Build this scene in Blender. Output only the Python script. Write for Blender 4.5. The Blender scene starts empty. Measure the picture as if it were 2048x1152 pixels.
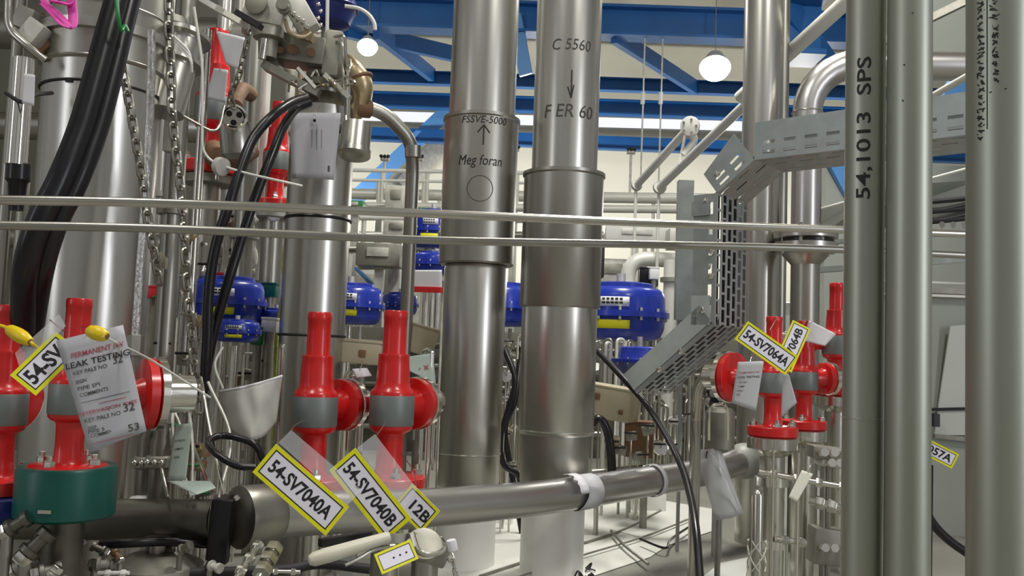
import bpy, bmesh, math, random
from mathutils import Vector, Matrix, noise as mnoise

random.seed(7)
SC = bpy.context.scene
COL = SC.collection
R = math.radians
PI = math.pi

# ------------------------------------------------------------------ camera
FPX = 1774.0
CAM_H = 0.92
cam_data = bpy.data.cameras.new('camera')
cam_data.sensor_fit = 'HORIZONTAL'
cam_data.sensor_width = 36.0
cam_data.lens = 36.0 * FPX / 2048.0
cam_data.clip_start = 0.02
cam_data.clip_end = 200
cam = bpy.data.objects.new('camera', cam_data)
COL.objects.link(cam)
cam.matrix_world = (Matrix.Translation((0, 0, CAM_H)) @ Matrix.Rotation(R(90 + 4.0), 4, 'X')
                    @ Matrix.Rotation(R(2.1), 4, 'Z'))
SC.camera = cam
CW = cam.matrix_world.copy()
CR, CU, CF = CW.col[0].xyz.copy(), CW.col[1].xyz.copy(), -CW.col[2].xyz
CP = CW.translation.copy()

# ------------------------------------------------------------------ world, exposure
SC.view_settings.view_transform = 'Standard'
SC.view_settings.look = 'None'
SC.view_settings.exposure = 0.0
SC.view_settings.gamma = 1.0
SC.view_settings.use_curve_mapping = False
world = bpy.data.worlds.new('hall_surround')  # noise streaks stand in for the unseen hall in the steel reflections
SC.world = world
world.use_nodes = True
wn, wl = world.node_tree.nodes, world.node_tree.links
wn.clear()
w_out = wn.new('ShaderNodeOutputWorld'); w_bg = wn.new('ShaderNodeBackground')
w_tc = wn.new('ShaderNodeTexCoord'); w_map = wn.new('ShaderNodeMapping')
w_no = wn.new('ShaderNodeTexNoise'); w_ramp = wn.new('ShaderNodeValToRGB')
w_map.inputs['Scale'].default_value = (7, 7, 0.6)
w_no.inputs['Scale'].default_value = 1.0
w_no.inputs['Detail'].default_value = 2.0
w_ramp.color_ramp.elements[0].position = 0.36
w_ramp.color_ramp.elements[0].color = (0.10, 0.10, 0.095, 1)
w_ramp.color_ramp.elements[1].position = 0.66
w_ramp.color_ramp.elements[1].color = (0.95, 0.95, 0.92, 1)
wl.new(w_tc.outputs['Generated'], w_map.inputs['Vector'])
wl.new(w_map.outputs['Vector'], w_no.inputs['Vector'])
wl.new(w_no.outputs['Fac'], w_ramp.inputs['Fac'])
wl.new(w_ramp.outputs['Color'], w_bg.inputs['Color'])
w_bg.inputs['Strength'].default_value = 0.46
wl.new(w_bg.outputs['Background'], w_out.inputs['Surface'])


def area(name, loc, size, power, rot=(0, 0, 0), color=(1.0, 0.97, 0.9)):
    l = bpy.data.lights.new(name, 'AREA')
    l.shape = 'RECTANGLE'
    l.size, l.size_y = size
    l.energy = power
    l.color = color
    o = bpy.data.objects.new(name, l)
    COL.objects.link(o)
    o.location = loc
    o.rotation_euler = rot
    return o


def point(name, loc, power, rad=0.2, color=(1.0, 0.97, 0.9)):
    l = bpy.data.lights.new(name, 'POINT')
    l.shadow_soft_size = rad
    l.energy = power
    l.color = color
    o = bpy.data.objects.new(name, l)
    COL.objects.link(o)
    o.location = loc
    return o


# unseen high bay lamps, then lights added for ceiling, back wall and streaks
area('unseen_hall_light', (-1.6, 0.8, 5.4), (0.5, 1.6), 75)
area('unseen_hall_light', (2.3, 0.4, 5.4), (0.5, 1.6), 130)
area('unseen_hall_light', (0.9, 4.8, 5.6), (0.6, 1.6), 260)
point('unseen_hall_light', (-2.6, 8.6, 5.2), 115)  # bare points without fixtures, added to brighten the ceiling
point('unseen_hall_light', (3.2, 8.6, 5.2), 115)
point('unseen_hall_light', (-4.0, 15.6, 3.3), 210)  # low bare points added to wash the back wall with light
point('unseen_hall_light', (0.6, 15.6, 3.3), 210)
point('unseen_hall_light', (5.0, 15.6, 3.3), 210)
area('added_streak_light', (5.6, -1.6, 2.3), (0.35, 3.4), 85, (R(90), 0, R(75)), (0.90, 0.93, 1.0))  # strip light added for the upright highlight streaks on the pipes
area('added_streak_light', (-5.0, -1.0, 2.4), (0.30, 3.0), 30, (R(90), 0, R(-80)), (0.93, 0.95, 1.0))  # weaker added strip on the opposite side


# ------------------------------------------------------------------ pixel helpers
def P(px, py, d):
    """world point seen at photo pixel (px, py), d metres in front of the lens"""
    return CP + CF * d + CR * ((px - 1024.0) / FPX * d) + CU * ((576.0 - py) / FPX * d)


def S(d):
    return d / FPX


def zat(x, y, py):
    """height at which the upright line through (x, y) crosses photo row py"""
    t = (576.0 - py) / FPX
    p0 = Vector((x, y, 0)) - CP
    a, b = p0.dot(CU), p0.dot(CF)
    return (t * b - a) / (CU.z - t * CF.z)


# ------------------------------------------------------------------ materials
def mat(name, col, metal=0.0, rough=0.5, var=0.12, scale=9.0, stretch=(1, 1, 1), bump=0.0, rvar=0.0,
        alpha=1.0, trans=0.0, emit=None, estr=0.0, coat=0.0, bscale=None):
    m = bpy.data.materials.new(name)
    m.use_nodes = True
    nt = m.node_tree
    b = nt.nodes['Principled BSDF']
    b.inputs['Base Color'].default_value = (*col, 1)
    b.inputs['Metallic'].default_value = metal
    b.inputs['Roughness'].default_value = rough
    if coat:
        b.inputs['Coat Weight'].default_value = coat
        b.inputs['Coat Roughness'].default_value = 0.15
    if var or rvar or bump:
        tc = nt.nodes.new('ShaderNodeTexCoord')
        mp = nt.nodes.new('ShaderNodeMapping')
        mp.inputs['Scale'].default_value = stretch
        no = nt.nodes.new('ShaderNodeTexNoise')
        no.inputs['Scale'].default_value = scale
        no.inputs['Detail'].default_value = 4
        nt.links.new(tc.outputs['Object'], mp.inputs['Vector'])
        nt.links.new(mp.outputs['Vector'], no.inputs['Vector'])
        if var:
            mx = nt.nodes.new('ShaderNodeMix')
            mx.data_type = 'RGBA'
            mx.inputs['A'].default_value = (*[max(0, c * (1 - 2 * var)) for c in col], 1)
            mx.inputs['B'].default_value = (*[min(1, c * (1 + 2 * var)) for c in col], 1)
            nt.links.new(no.outputs['Fac'], mx.inputs['Factor'])
            nt.links.new(mx.outputs['Result'], b.inputs['Base Color'])
        if rvar:
            mr = nt.nodes.new('ShaderNodeMapRange')
            mr.inputs['To Min'].default_value = max(0.03, rough - rvar)
            mr.inputs['To Max'].default_value = min(1, rough + rvar)
            nt.links.new(no.outputs['Fac'], mr.inputs['Value'])
            nt.links.new(mr.outputs['Result'], b.inputs['Roughness'])
        if bump:
            bp = nt.nodes.new('ShaderNodeBump')
            bp.inputs['Strength'].default_value = bump
            bp.inputs['Distance'].default_value = 0.004
            src = no
            if bscale:
                src = nt.nodes.new('ShaderNodeTexNoise')
                src.inputs['Scale'].default_value = bscale
                nt.links.new(mp.outputs['Vector'], src.inputs['Vector'])
            nt.links.new(src.outputs['Fac'], bp.inputs['Height'])
            nt.links.new(bp.outputs['Normal'], b.inputs['Normal'])
    if alpha < 1:
        b.inputs['Alpha'].default_value = alpha
    if trans:
        b.inputs['Transmission Weight'].default_value = trans
    if emit:
        b.inputs['Emission Color'].default_value = (*emit, 1)
        b.inputs['Emission Strength'].default_value = estr
    return m


M = {}
M['steel'] = mat('brushed_steel', (0.555, 0.545, 0.505), 1.0, 0.30, 0.05, 3, (6, 6, 0.35), rvar=0.02)
M['steel_dark'] = mat('dull_steel', (0.41, 0.40, 0.362), 1.0, 0.37, 0.06, 3, (6, 6, 0.35), rvar=0.02)
M['steel_level'] = mat('satin_steel', (0.58, 0.565, 0.555), 1.0, 0.32, 0.04, 2, rvar=0.02)
M['steel_darkest'] = mat('very_dark_steel', (0.17, 0.165, 0.14), 0.85, 0.42, 0.12, 5, (1, 6, 6), rvar=0.07)  # darkest steel tone, for the header pipe, low fittings and skid pipes
M['steel_green'] = mat('pickled_steel', (0.46, 0.475, 0.41), 1.0, 0.46, 0.08, 3, (6, 6, 0.35), rvar=0.03)
M['bright'] = mat('polished_steel', (0.78, 0.76, 0.70), 1.0, 0.16, 0.05, 8)
M['tube'] = mat('instrument_tube_steel', (0.58, 0.565, 0.51), 1.0, 0.24, 0.08, 12)
M['braid'] = mat('braided_steel', (0.72, 0.70, 0.62), 1.0, 0.25, 0.3, 160, (1, 1, 0.5), bump=1.0)
M['chainsteel'] = mat('dark_chain_steel', (0.30, 0.29, 0.25), 0.9, 0.35, 0.15, 20)
M['cast'] = mat('cast_grey_metal', (0.33, 0.32, 0.28), 0.75, 0.5, 0.2, 14, bump=0.3)
M['castlight'] = mat('light_cast_metal', (0.62, 0.61, 0.56), 0.4, 0.45, 0.2, 14, bump=0.3)
M['galv'] = mat('galvanised_sheet', (0.36, 0.39, 0.38), 0.7, 0.46, 0.12, 18, rvar=0.08)
M['galvlight'] = mat('pale_galvanised_sheet', (0.50, 0.545, 0.53), 0.45, 0.48, 0.08, 14)
M['galv_dark'] = mat('galvanised_mesh', (0.47, 0.49, 0.49), 0.7, 0.5, 0.12, 18)
M['band'] = mat('grey_band_metal', (0.20, 0.225, 0.22), 0.4, 0.45, 0.1, 14)
M['red'] = mat('red_gloss_paint', (0.60, 0.012, 0.012), 0.0, 0.30, 0.12, 11, coat=0.3)
M['redorange'] = mat('orange_red_paint', (0.66, 0.04, 0.015), 0.0, 0.35, 0.12, 11)
M['teal'] = mat('teal_green_paint', (0.002, 0.085, 0.068), 0.0, 0.38, 0.15, 10)
M['yellowgreen'] = mat('yellow_green_sheath', (0.36, 0.40, 0.08), 0.0, 0.45, 0.45, 30)
M['green'] = mat('green_paint', (0.02, 0.22, 0.06), 0.0, 0.4, 0.15, 10)
M['blue'] = mat('royal_blue_paint', (0.012, 0.035, 0.36), 0.0, 0.28, 0.10, 10, coat=0.3)
M['navy'] = mat('dark_blue_paint', (0.010, 0.022, 0.16), 0.0, 0.32, 0.12, 10)
M['beam'] = mat('blue_beam_paint', (0.010, 0.105, 0.34), 0.0, 0.45, 0.12, 2)
M['beamlight'] = mat('light_blue_paint', (0.10, 0.30, 0.68), 0.0, 0.45, 0.08, 3)
M['black'] = mat('black_rubber', (0.006, 0.006, 0.009), 0.0, 0.3, 0.15, 20)
M['blackmatt'] = mat('matt_black_rubber', (0.015, 0.015, 0.018), 0.0, 0.6, 0.15, 20)
M['ink'] = mat('black_marker_ink', (0.015, 0.015, 0.016), 0.0, 0.6, 0.0)
M['inkgrey'] = mat('faded_marker_ink', (0.07, 0.07, 0.065), 0.0, 0.7, 0.0)
M['inkfaint'] = mat('worn_print', (0.27, 0.27, 0.29), 0.0, 0.7, 0.0)
M['sheetgrey'] = mat('greyish_white_sheet', (0.46, 0.46, 0.50), 0.0, 0.7, 0.05, 6)
M['inkred'] = mat('red_print', (0.40, 0.07, 0.09), 0.0, 0.7, 0.0)
M['paper'] = mat('white_paper', (0.72, 0.72, 0.76), 0.0, 0.75, 0.05, 6)
M['papergrey'] = mat('grey_white_paper', (0.50, 0.51, 0.53), 0.0, 0.75, 0.06, 6)
M['card'] = mat('white_tag_card', (0.82, 0.81, 0.90), 0.0, 0.5, 0.02, 6)
M['yellow'] = mat('yellow_print', (0.80, 0.78, 0.015), 0.0, 0.5, 0.04, 8)
M['yellowplastic'] = mat('yellow_plastic', (0.78, 0.56, 0.01), 0.0, 0.35, 0.06, 10)
M['cream'] = mat('cream_wall_paint', (0.85, 0.83, 0.72), 0.0, 0.7, 0.04, 1.2)
M['beige'] = mat('beige_roof_sheet', (0.40, 0.385, 0.32), 0.0, 0.7, 0.06, 1.0)
M['beigebox'] = mat('beige_enamel', (0.46, 0.41, 0.29), 0.0, 0.5, 0.08, 8)
M['brass'] = mat('tan_brass', (0.52, 0.42, 0.27), 0.9, 0.35, 0.15, 10)
M['rust'] = mat('brown_primer', (0.20, 0.11, 0.06), 0.1, 0.6, 0.25, 14)
M['pink'] = mat('pink_webbing', (0.62, 0.05, 0.36), 0.0, 0.55, 0.15, 30)
M['white'] = mat('white_paint', (0.80, 0.80, 0.76), 0.0, 0.5, 0.05, 5)
M['whitepipe'] = mat('white_pipe_paint', (0.68, 0.68, 0.63), 0.15, 0.4, 0.05, 5)
M['floor'] = mat('grey_concrete', (0.24, 0.235, 0.205), 0.0, 0.6, 0.18, 2.5, bump=0.15)
M['sheet'] = mat('white_floor_sheet', (0.74, 0.74, 0.69), 0.0, 0.55, 0.06, 3)
M['panel'] = mat('grey_green_panel', (0.34, 0.36, 0.325), 0.1, 0.5, 0.06, 2)
M['panellight'] = mat('pale_panel', (0.58, 0.60, 0.57), 0.0, 0.5, 0.05, 2)
M['olive'] = mat('drab_partition_panel', (0.15, 0.148, 0.118), 0.2, 0.6, 0.15, 2)
M['clear'] = mat('clear_plastic_film', (0.85, 0.87, 0.92), 0.0, 0.12, 0.0, alpha=0.20)
M['bagfilm'] = mat('cloudy_plastic_film', (0.72, 0.74, 0.76), 0.0, 0.2, 0.08, 14, alpha=0.72)
M['cloth'] = mat('grey_white_cover', (0.50, 0.50, 0.46), 0.0, 0.65, 0.08, 10, bump=0.2)
M['lens'] = mat('lamp_lens', (1, 1, 1), 0, 0.4, 0, emit=(0.93, 0.95, 1.0), estr=14)
M['skyglass'] = mat('daylight_window', (0.9, 0.92, 1), 0, 0.3, 0, emit=(0.86, 0.88, 1.0), estr=0.9)
M['pvc'] = mat('cream_lever_grip', (0.66, 0.64, 0.52), 0.0, 0.35, 0.05, 8)
M['greenpaper'] = mat('pale_green_card', (0.40, 0.48, 0.44), 0.0, 0.6, 0.06, 8)


# ------------------------------------------------------------------ mesh builder
WM = {}          # world matrices of thing roots and parts


def tag(o, label=None, cat=None, group=None, kind=None):
    if label: o['label'] = label
    if cat: o['category'] = cat
    if group: o['group'] = group
    if kind: o['kind'] = kind
    return o


def thing(name, label, cat, loc=(0, 0, 0), group=None, rotz=0.0, scale=1.0):
    o = bpy.data.objects.new(name, None)
    o.empty_display_size = 0.05
    COL.objects.link(o)
    o.location = loc
    o.rotation_euler = (0, 0, rotz)
    o.scale = (scale,) * 3
    WM[o] = Matrix.Translation(Vector(loc)) @ Matrix.Rotation(rotz, 4, 'Z') @ Matrix.Scale(scale, 4)
    return tag(o, label, cat, group)


def copy_tree(o, parent=None, loc=None, rotz=None, scale=None, label=None, group=None):
    c = o.copy()
    COL.objects.link(c)
    if parent is not None:
        c.parent = parent
    else:
        if loc is not None: c.location = loc
        if rotz is not None: c.rotation_euler = (0, 0, rotz)
        if scale is not None: c.scale = (scale,) * 3
        WM[c] = Matrix.Translation(c.location) @ c.rotation_euler.to_matrix().to_4x4() @ Matrix.Diagonal((*c.scale, 1))
        if label: c['label'] = label
        if group: c['group'] = group
    for ch in list(o.children):
        copy_tree(ch, c)
    return c


def frame(axis):
    a = Vector(axis).normalized()
    h = Vector((0, 0, 1)) if abs(a.z) < 0.9 else Vector((1, 0, 0))
    u = h.cross(a).normalized()
    return u, a.cross(u).normalized(), a


def spline(pts, n=8):
    pts = [Vector(p) for p in pts]
    if len(pts) < 3: return pts
    out = []
    q = [pts[0] * 2 - pts[1]] + pts + [pts[-1] * 2 - pts[-2]]
    for i in range(1, len(q) - 2):
        p0, p1, p2, p3 = q[i - 1:i + 3]
        for k in range(n):
            t = k / n
            out.append(0.5 * ((2 * p1) + (p2 - p0) * t + (2 * p0 - 5 * p1 + 4 * p2 - p3) * t * t
                              + (3 * p1 - p0 - 3 * p2 + p3) * t ** 3))
    out.append(pts[-1])
    return out


def rounded(pts, rad, n=6):
    pts = [Vector(p) for p in pts]
    out = [pts[0]]
    for i in range(1, len(pts) - 1):
        a, b, c = pts[i - 1], pts[i], pts[i + 1]
        d1, d2 = (a - b), (c - b)
        l = min(rad, d1.length * 0.48, d2.length * 0.48)
        p, q = b + d1.normalized() * l, b + d2.normalized() * l
        for k in range(n + 1):
            t = k / n
            out.append(p * (1 - t) ** 2 + b * 2 * t * (1 - t) + q * t * t)
    out.append(pts[-1])
    return out


_textcache = {}


def text_geo(s, bold=0.0, shear=0.0):
    key = (s, bold, shear)
    if key not in _textcache:
        cu = bpy.data.curves.new('lettering_source', 'FONT')
        cu.body = s
        cu.size = 1.0
        cu.offset = bold
        cu.shear = shear
        cu.resolution_u = 3
        cu.align_x = 'CENTER'
        cu.align_y = 'CENTER'
        ob = bpy.data.objects.new('lettering_source', cu)
        COL.objects.link(ob)
        dg = bpy.context.evaluated_depsgraph_get()
        me = bpy.data.meshes.new_from_object(ob.evaluated_get(dg))
        bm = bmesh.new(); bm.from_mesh(me)
        for ax in ((1, 0, 0), (0, 1, 0)):
            k_ = [v.co.dot(Vector(ax)) for v in bm.verts]
            q_ = min(k_) + 0.13
            while q_ < max(k_):
                bmesh.ops.bisect_plane(bm, geom=bm.verts[:] + bm.edges[:] + bm.faces[:], plane_co=Vector(ax) * q_, plane_no=ax)
                q_ += 0.13
        bm.to_mesh(me); bm.free()
        vs = [v.co.copy() for v in me.vertices]
        fs = [tuple(p.vertices) for p in me.polygons]
        bpy.data.objects.remove(ob)
        bpy.data.curves.remove(cu)
        bpy.data.meshes.remove(me)
        xs = [v.x for v in vs]; ys = [v.y for v in vs]
        cx, cy = (min(xs) + max(xs)) / 2, (min(ys) + max(ys)) / 2
        _textcache[key] = ([Vector((v.x - cx, v.y - cy, 0)) for v in vs], fs, max(xs) - min(xs), max(ys) - min(ys))
    return _textcache[key]


class MB:
    def __init__(self):
        self.v, self.f = [], []

    def add(self, vs, fs):
        o = len(self.v)
        self.v += [Vector(a) for a in vs]
        self.f += [tuple(i + o for i in g) for g in fs]
        return self

    def box(self, c, size, rot=None, bev=0.0):
        bm = bmesh.new()
        bmesh.ops.create_cube(bm, size=1.0)
        for v in bm.verts: v.co = Vector((v.co.x * size[0], v.co.y * size[1], v.co.z * size[2]))
        if bev:
            bmesh.ops.bevel(bm, geom=list(bm.edges), offset=bev, segments=2, affect='EDGES', profile=0.6)
        m = (rot.to_4x4() if rot is not None else Matrix())
        c = Vector(c)
        bm.verts.ensure_lookup_table(); bm.verts.index_update()
        self.add([m @ v.co + c for v in bm.verts], [[v.index for v in f.verts] for f in bm.faces])
        bm.free()
        return self

    def lathe(self, prof, base=(0, 0, 0), axis=(0, 0, 1), seg=28, caps=True):
        """prof: (radius, height) pairs along axis from base"""
        u, w, a = frame(axis)
        base = Vector(base)
        o = len(self.v)
        n = len(prof)
        for r, h in prof:
            for k in range(seg):
                t = 2 * PI * k / seg
                self.v.append(base + a * h + u * (r * math.cos(t)) + w * (r * math.sin(t)))
        for i in range(n - 1):
            for k in range(seg):
                k2 = (k + 1) % seg
                self.f.append((o + i * seg + k, o + i * seg + k2, o + (i + 1) * seg + k2, o + (i + 1) * seg + k))
        if caps:
            if prof[0][0] > 1e-6: self.f.append(tuple(o + k for k in reversed(range(seg))))
            if prof[-1][0] > 1e-6: self.f.append(tuple(o + (n - 1) * seg + k for k in range(seg)))
        return self

    def cyl(self, p0, p1, r, r1=None, seg=16):
        p0, p1 = Vector(p0), Vector(p1)
        return self.lathe([(r, 0), (r if r1 is None else r1, (p1 - p0).length)], p0, p1 - p0, seg)

    def hexnut(self, p0, axis, r, h):
        return self.lathe([(r, 0), (r, h * 0.8), (r * 0.85, h)], p0, axis, 6)

    def tube(self, pts, r, seg=10, closed=False, caps=True, flat=None):
        pts = [Vector(p) for p in pts]
        n = len(pts)
        rr = r if isinstance(r, (list, tuple)) else None
        o = len(self.v)
        t0 = (pts[1] - pts[0]).normalized()
        u, w, _ = frame(t0)
        prev = t0
        for i, p in enumerate(pts):
            if closed:
                t = (pts[(i + 1) % n] - pts[i - 1]).normalized()
            elif i == 0: t = t0
            elif i == n - 1: t = (pts[-1] - pts[-2]).normalized()
            else: t = ((pts[i + 1] - p).normalized() + (p - pts[i - 1]).normalized()).normalized()
            if prev.cross(t).length > 1e-7:
                q = prev.rotation_difference(t)
                u = q @ u
            u = (u - t * u.dot(t)).normalized()
            w = t.cross(u)
            prev = t
            if rr is None: ri = r
            else:
                x = i / (n - 1) * (len(rr) - 1); j = min(int(x), len(rr) - 2)
                ri = rr[j] * (1 - (x - j)) + rr[j + 1] * (x - j)
            fu, fw = flat or (1, 1)
            for k in range(seg):
                a = 2 * PI * k / seg
                self.v.append(p + u * (ri * fu * math.cos(a)) + w * (ri * fw * math.sin(a)))
        m = n if closed else n - 1
        for i in range(m):
            i2 = (i + 1) % n
            for k in range(seg):
                k2 = (k + 1) % seg
                self.f.append((o + i * seg + k, o + i * seg + k2, o + i2 * seg + k2, o + i2 * seg + k))
        if caps and not closed:
            self.f.append(tuple(o + k for k in reversed(range(seg))))
            self.f.append(tuple(o + (n - 1) * seg + k for k in range(seg)))
        return self

    def torus(self, c, axis, Rr, r, seg=28, s2=8):
        u, w, a = frame(axis)
        c = Vector(c)
        return self.tube([c + u * (Rr * math.cos(2 * PI * k / seg)) + w * (Rr * math.sin(2 * PI * k / seg)) for k in range(seg)], r, s2, closed=True)

    def sphere(self, c, r, sc=(1, 1, 1), seg=16, rings=10):
        c = Vector(c)
        o = len(self.v)
        for i in range(rings + 1):
            ph = PI * i / rings
            for k in range(seg):
                t = 2 * PI * k / seg
                self.v.append(c + Vector((r * sc[0] * math.sin(ph) * math.cos(t), r * sc[1] * math.sin(ph) * math.sin(t), r * sc[2] * math.cos(ph))))
        for i in range(rings):
            for k in range(seg):
                k2 = (k + 1) % seg
                self.f.append((o + i * seg + k, o + (i + 1) * seg + k, o + (i + 1) * seg + k2, o + i * seg + k2))
        return self

    def plate(self, poly, n, th):
        """flat polygon (world points) thickened by th along n, centred"""
        n = Vector(n).normalized() * (th / 2)
        k = len(poly)
        poly = [Vector(p) for p in poly]
        self.add([p + n for p in poly] + [p - n for p in poly],
                 [tuple(range(k)), tuple(range(2 * k - 1, k - 1, -1))] + [(i, i + k, (i + 1) % k + k, (i + 1) % k) for i in range(k)])
        return self

    def beam(self, p0, p1, w, h, up=(0, 0, 1)):
        """rectangular bar from p0 to p1, w across, h along up"""
        p0, p1 = Vector(p0), Vector(p1)
        a = (p1 - p0).normalized()
        s = a.cross(Vector(up)).normalized()
        u = s.cross(a)
        q = [s * (w / 2) + u * (h / 2), s * (-w / 2) + u * (h / 2), s * (-w / 2) - u * (h / 2), s * (w / 2) - u * (h / 2)]
        self.add([p0 + k for k in q] + [p1 + k for k in q], [(0, 1, 2, 3), (7, 6, 5, 4)] + [(i, i + 4, (i + 1) % 4 + 4, (i + 1) % 4) for i in range(4)])
        return self

    def ibeam(self, p0, p1, w, h, t):
        p0, p1 = Vector(p0), Vector(p1)
        a = (p1 - p0).normalized()
        s = a.cross(Vector((0, 0, 1))).normalized()
        u = s.cross(a)
        self.beam(p0 + u * (h / 2 - t / 2), p1 + u * (h / 2 - t / 2), w, t)
        self.beam(p0 - u * (h / 2 - t / 2), p1 - u * (h / 2 - t / 2), w, t)
        self.beam(p0, p1, t, h - 2 * t + 0.002)
        return self

    def text(self, s, width, origin, xdir, ydir, lift=0.0, bold=0.0, height=None, shear=0.0):
        """lettering lying in a plane, centred on origin, width metres long"""
        vs, fs, w, h = text_geo(s, bold, shear)
        sx = width / w
        sy = height / h if height else sx
        x, y = Vector(xdir).normalized(), Vector(ydir).normalized()
        n = x.cross(y).normalized()
        o = Vector(origin) + n * lift
        return self.add([o + x * (v.x * sx) + y * (v.y * sy) for v in vs], fs)

    def cyltext(self, s, width, cx, cy, rad, zc, height=None, upright=False, da=0.0, bold=0.0, shear=0.0, lift=0.0012):
        """handwriting wrapped on an upright pipe on the side that faces the lens"""
        vs, fs, w, h = text_geo(s, bold, shear)
        sx = width / w
        sy = height / h if height else sx
        a0 = math.atan2(CP.y - cy, CP.x - cx) + da
        r = rad + lift
        out = []
        for v in vs:
            x, y = v.x * sx, v.y * sy
            if upright: a, z = a0 - y / rad, zc + x
            else: a, z = a0 + x / rad, zc + y
            out.append((cx + r * math.cos(a), cy + r * math.sin(a), z))
        return self.add(out, fs)

    def cylstroke(self, pts, wid, cx, cy, rad, lift=0.0012):
        """pen strokes on an upright pipe: pts = (angle offset, z)"""
        a0 = math.atan2(CP.y - cy, CP.x - cx)
        r = rad + lift
        for (a1, z1), (a2, z2) in zip(pts[:-1], pts[1:]):
            dx, dz = (a2 - a1) * rad, z2 - z1
            l = math.hypot(dx, dz) or 1e-6
            nx, nz = -dz / l * wid / 2, dx / l * wid / 2
            q = [(a1 * rad + nx, z1 + nz), (a1 * rad - nx, z1 - nz), (a2 * rad - nx, z2 - nz), (a2 * rad + nx, z2 + nz)]
            self.add([(cx + r * math.cos(a0 + x / rad), cy + r * math.sin(a0 + x / rad), z) for x, z in q], [(0, 1, 2, 3)])
        return self

    # --- output
    def _mesh(self, name, inv, smooth, ang):
        me = bpy.data.meshes.new(name)
        vs = self.v if inv is None else [inv @ v for v in self.v]
        me.from_pydata([tuple(v) for v in vs], [], self.f)
        bm = bmesh.new()
        bm.from_mesh(me)
        bmesh.ops.recalc_face_normals(bm, faces=bm.faces)
        bm.to_mesh(me)
        bm.free()
        if smooth:
            me.polygons.foreach_set('use_smooth', [True] * len(me.polygons))
            me.set_sharp_from_angle(angle=R(ang))
        return me

    def part(self, name, m, parent, label=None, local=False, smooth=True, ang=38, solid=0.0, kind=None):
        me = self._mesh(name, None if local else WM[parent].inverted(), smooth, ang)
        me.materials.append(M[m])
        o = bpy.data.objects.new(name, me)
        COL.objects.link(o)
        o.parent = parent
        WM[o] = WM[parent]
        if label: o['label'] = label
        if kind: o['kind'] = kind
        if solid:
            s = o.modifiers.new('thickness', 'SOLIDIFY'); s.thickness = solid; s.offset = 0
        return o

    def single(self, name, label, cat, m, group=None, smooth=True, ang=38, kind=None, solid=0.0, origin=None):
        if origin is None:
            n = max(1, len(self.v))
            origin = Vector((sum(v.x for v in self.v) / n, sum(v.y for v in self.v) / n, min(v.z for v in self.v)))
        origin = Vector(origin)
        me = self._mesh(name, Matrix.Translation(-origin), smooth, ang)
        me.materials.append(M[m])
        o = bpy.data.objects.new(name, me)
        COL.objects.link(o)
        o.location = origin
        WM[o] = Matrix.Translation(origin)
        if solid:
            s = o.modifiers.new('thickness', 'SOLIDIFY'); s.thickness = solid; s.offset = 0
        return tag(o, label, cat, group, kind)


# ------------------------------------------------------------------ the hall
MB().box((0, 8, -0.05), (20, 26, 0.1)).single('floor', None, None, 'floor', kind='structure', smooth=False)
BW = 18.3
MB().box((0, BW + 0.1, 3.2), (20, 0.2, 6.6)).single('wall_back', None, None, 'cream', kind='structure', smooth=False)
MB().plate([(-10, BW, 5.86), (10, BW, 5.86), (10, -4, 9.1), (-10, -4, 9.1)], (0, 0.15, 1), 0.08).single('ceiling', None, None, 'beige', kind='structure', smooth=False)
_xl = P(575, 576, 7.0)
MB().box((_xl.x - 3.2, _xl.y + 0.05, 3.4), (6.4, 0.1, 6.8)).single('wall_left', None, None, 'olive', kind='structure', smooth=False)
_xr = P(1650, 400, 7.6)
MB().box((_xr.x + 3.0, _xr.y + 0.05, 1.32), (6.0, 0.1, 2.64)).single('wall_right', None, None, 'panel', kind='structure', smooth=False)


def hbar(x0, y0, x1, y1, d0, d1=None):
    return P(x0, y0, d0), P(x1, y1, d1 or d0)


# daylight strip and the wall bands behind everything
a, b = hbar(560, 226, 1700, 259, BW - 0.25)
MB().beam(a, b, 0.06, 0.19).single('window_1', None, None, 'skyglass', kind='structure', smooth=False)
a, b = hbar(560, 250, 1700, 280, BW - 0.22)
MB().beam(a, b, 0.08, 0.24).single('trim_1', None, None, 'beige', kind='structure', smooth=False)


def girder(x0, y0, x1, y1, d, hpx, label, m='beam', d1=None, wpx=None, group=None):
    a, b = hbar(x0, y0, x1, y1, d, d1)
    h = hpx * S(d)
    o = MB().ibeam(a, b, (wpx or hpx * 0.7) * S(d), h, max(0.012, h * 0.09)).single('steel_girder', label, 'beam', m, group=group, smooth=False)
    return o


girder(-120, 236, 2200, 324, BW - 0.8, 26, 'blue horizontal wall girder just under the bright daylight strip')
girder(-120, 169, 2200, 249, BW - 1.6, 30, 'dark blue roof girder just above the bright daylight strip', 'beam')
girder(-120, 123, 2200, 203, 15.4, 26, 'blue roof girder crossing behind the two glowing lamps')
girder(-120, -1, 2200, 79, 12.6, 62, 'deep blue roof girder highest above the pipes')
girder(1560, 60, 1640, 64, 11.6, 120, 'deep blue girder end beside the white slanting pipe')


def brace(x0, y0, x1, y1, d0, d1, wpx, label, m='beam', th=0.4):
    a, b = P(x0, y0, d0), P(x1, y1, d1)
    w = wpx * S((d0 + d1) / 2)
    return MB().beam(a, b, w * th, w, up=CU).single('brace_or_shadow', label, 'brace', m, smooth=False)


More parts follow.
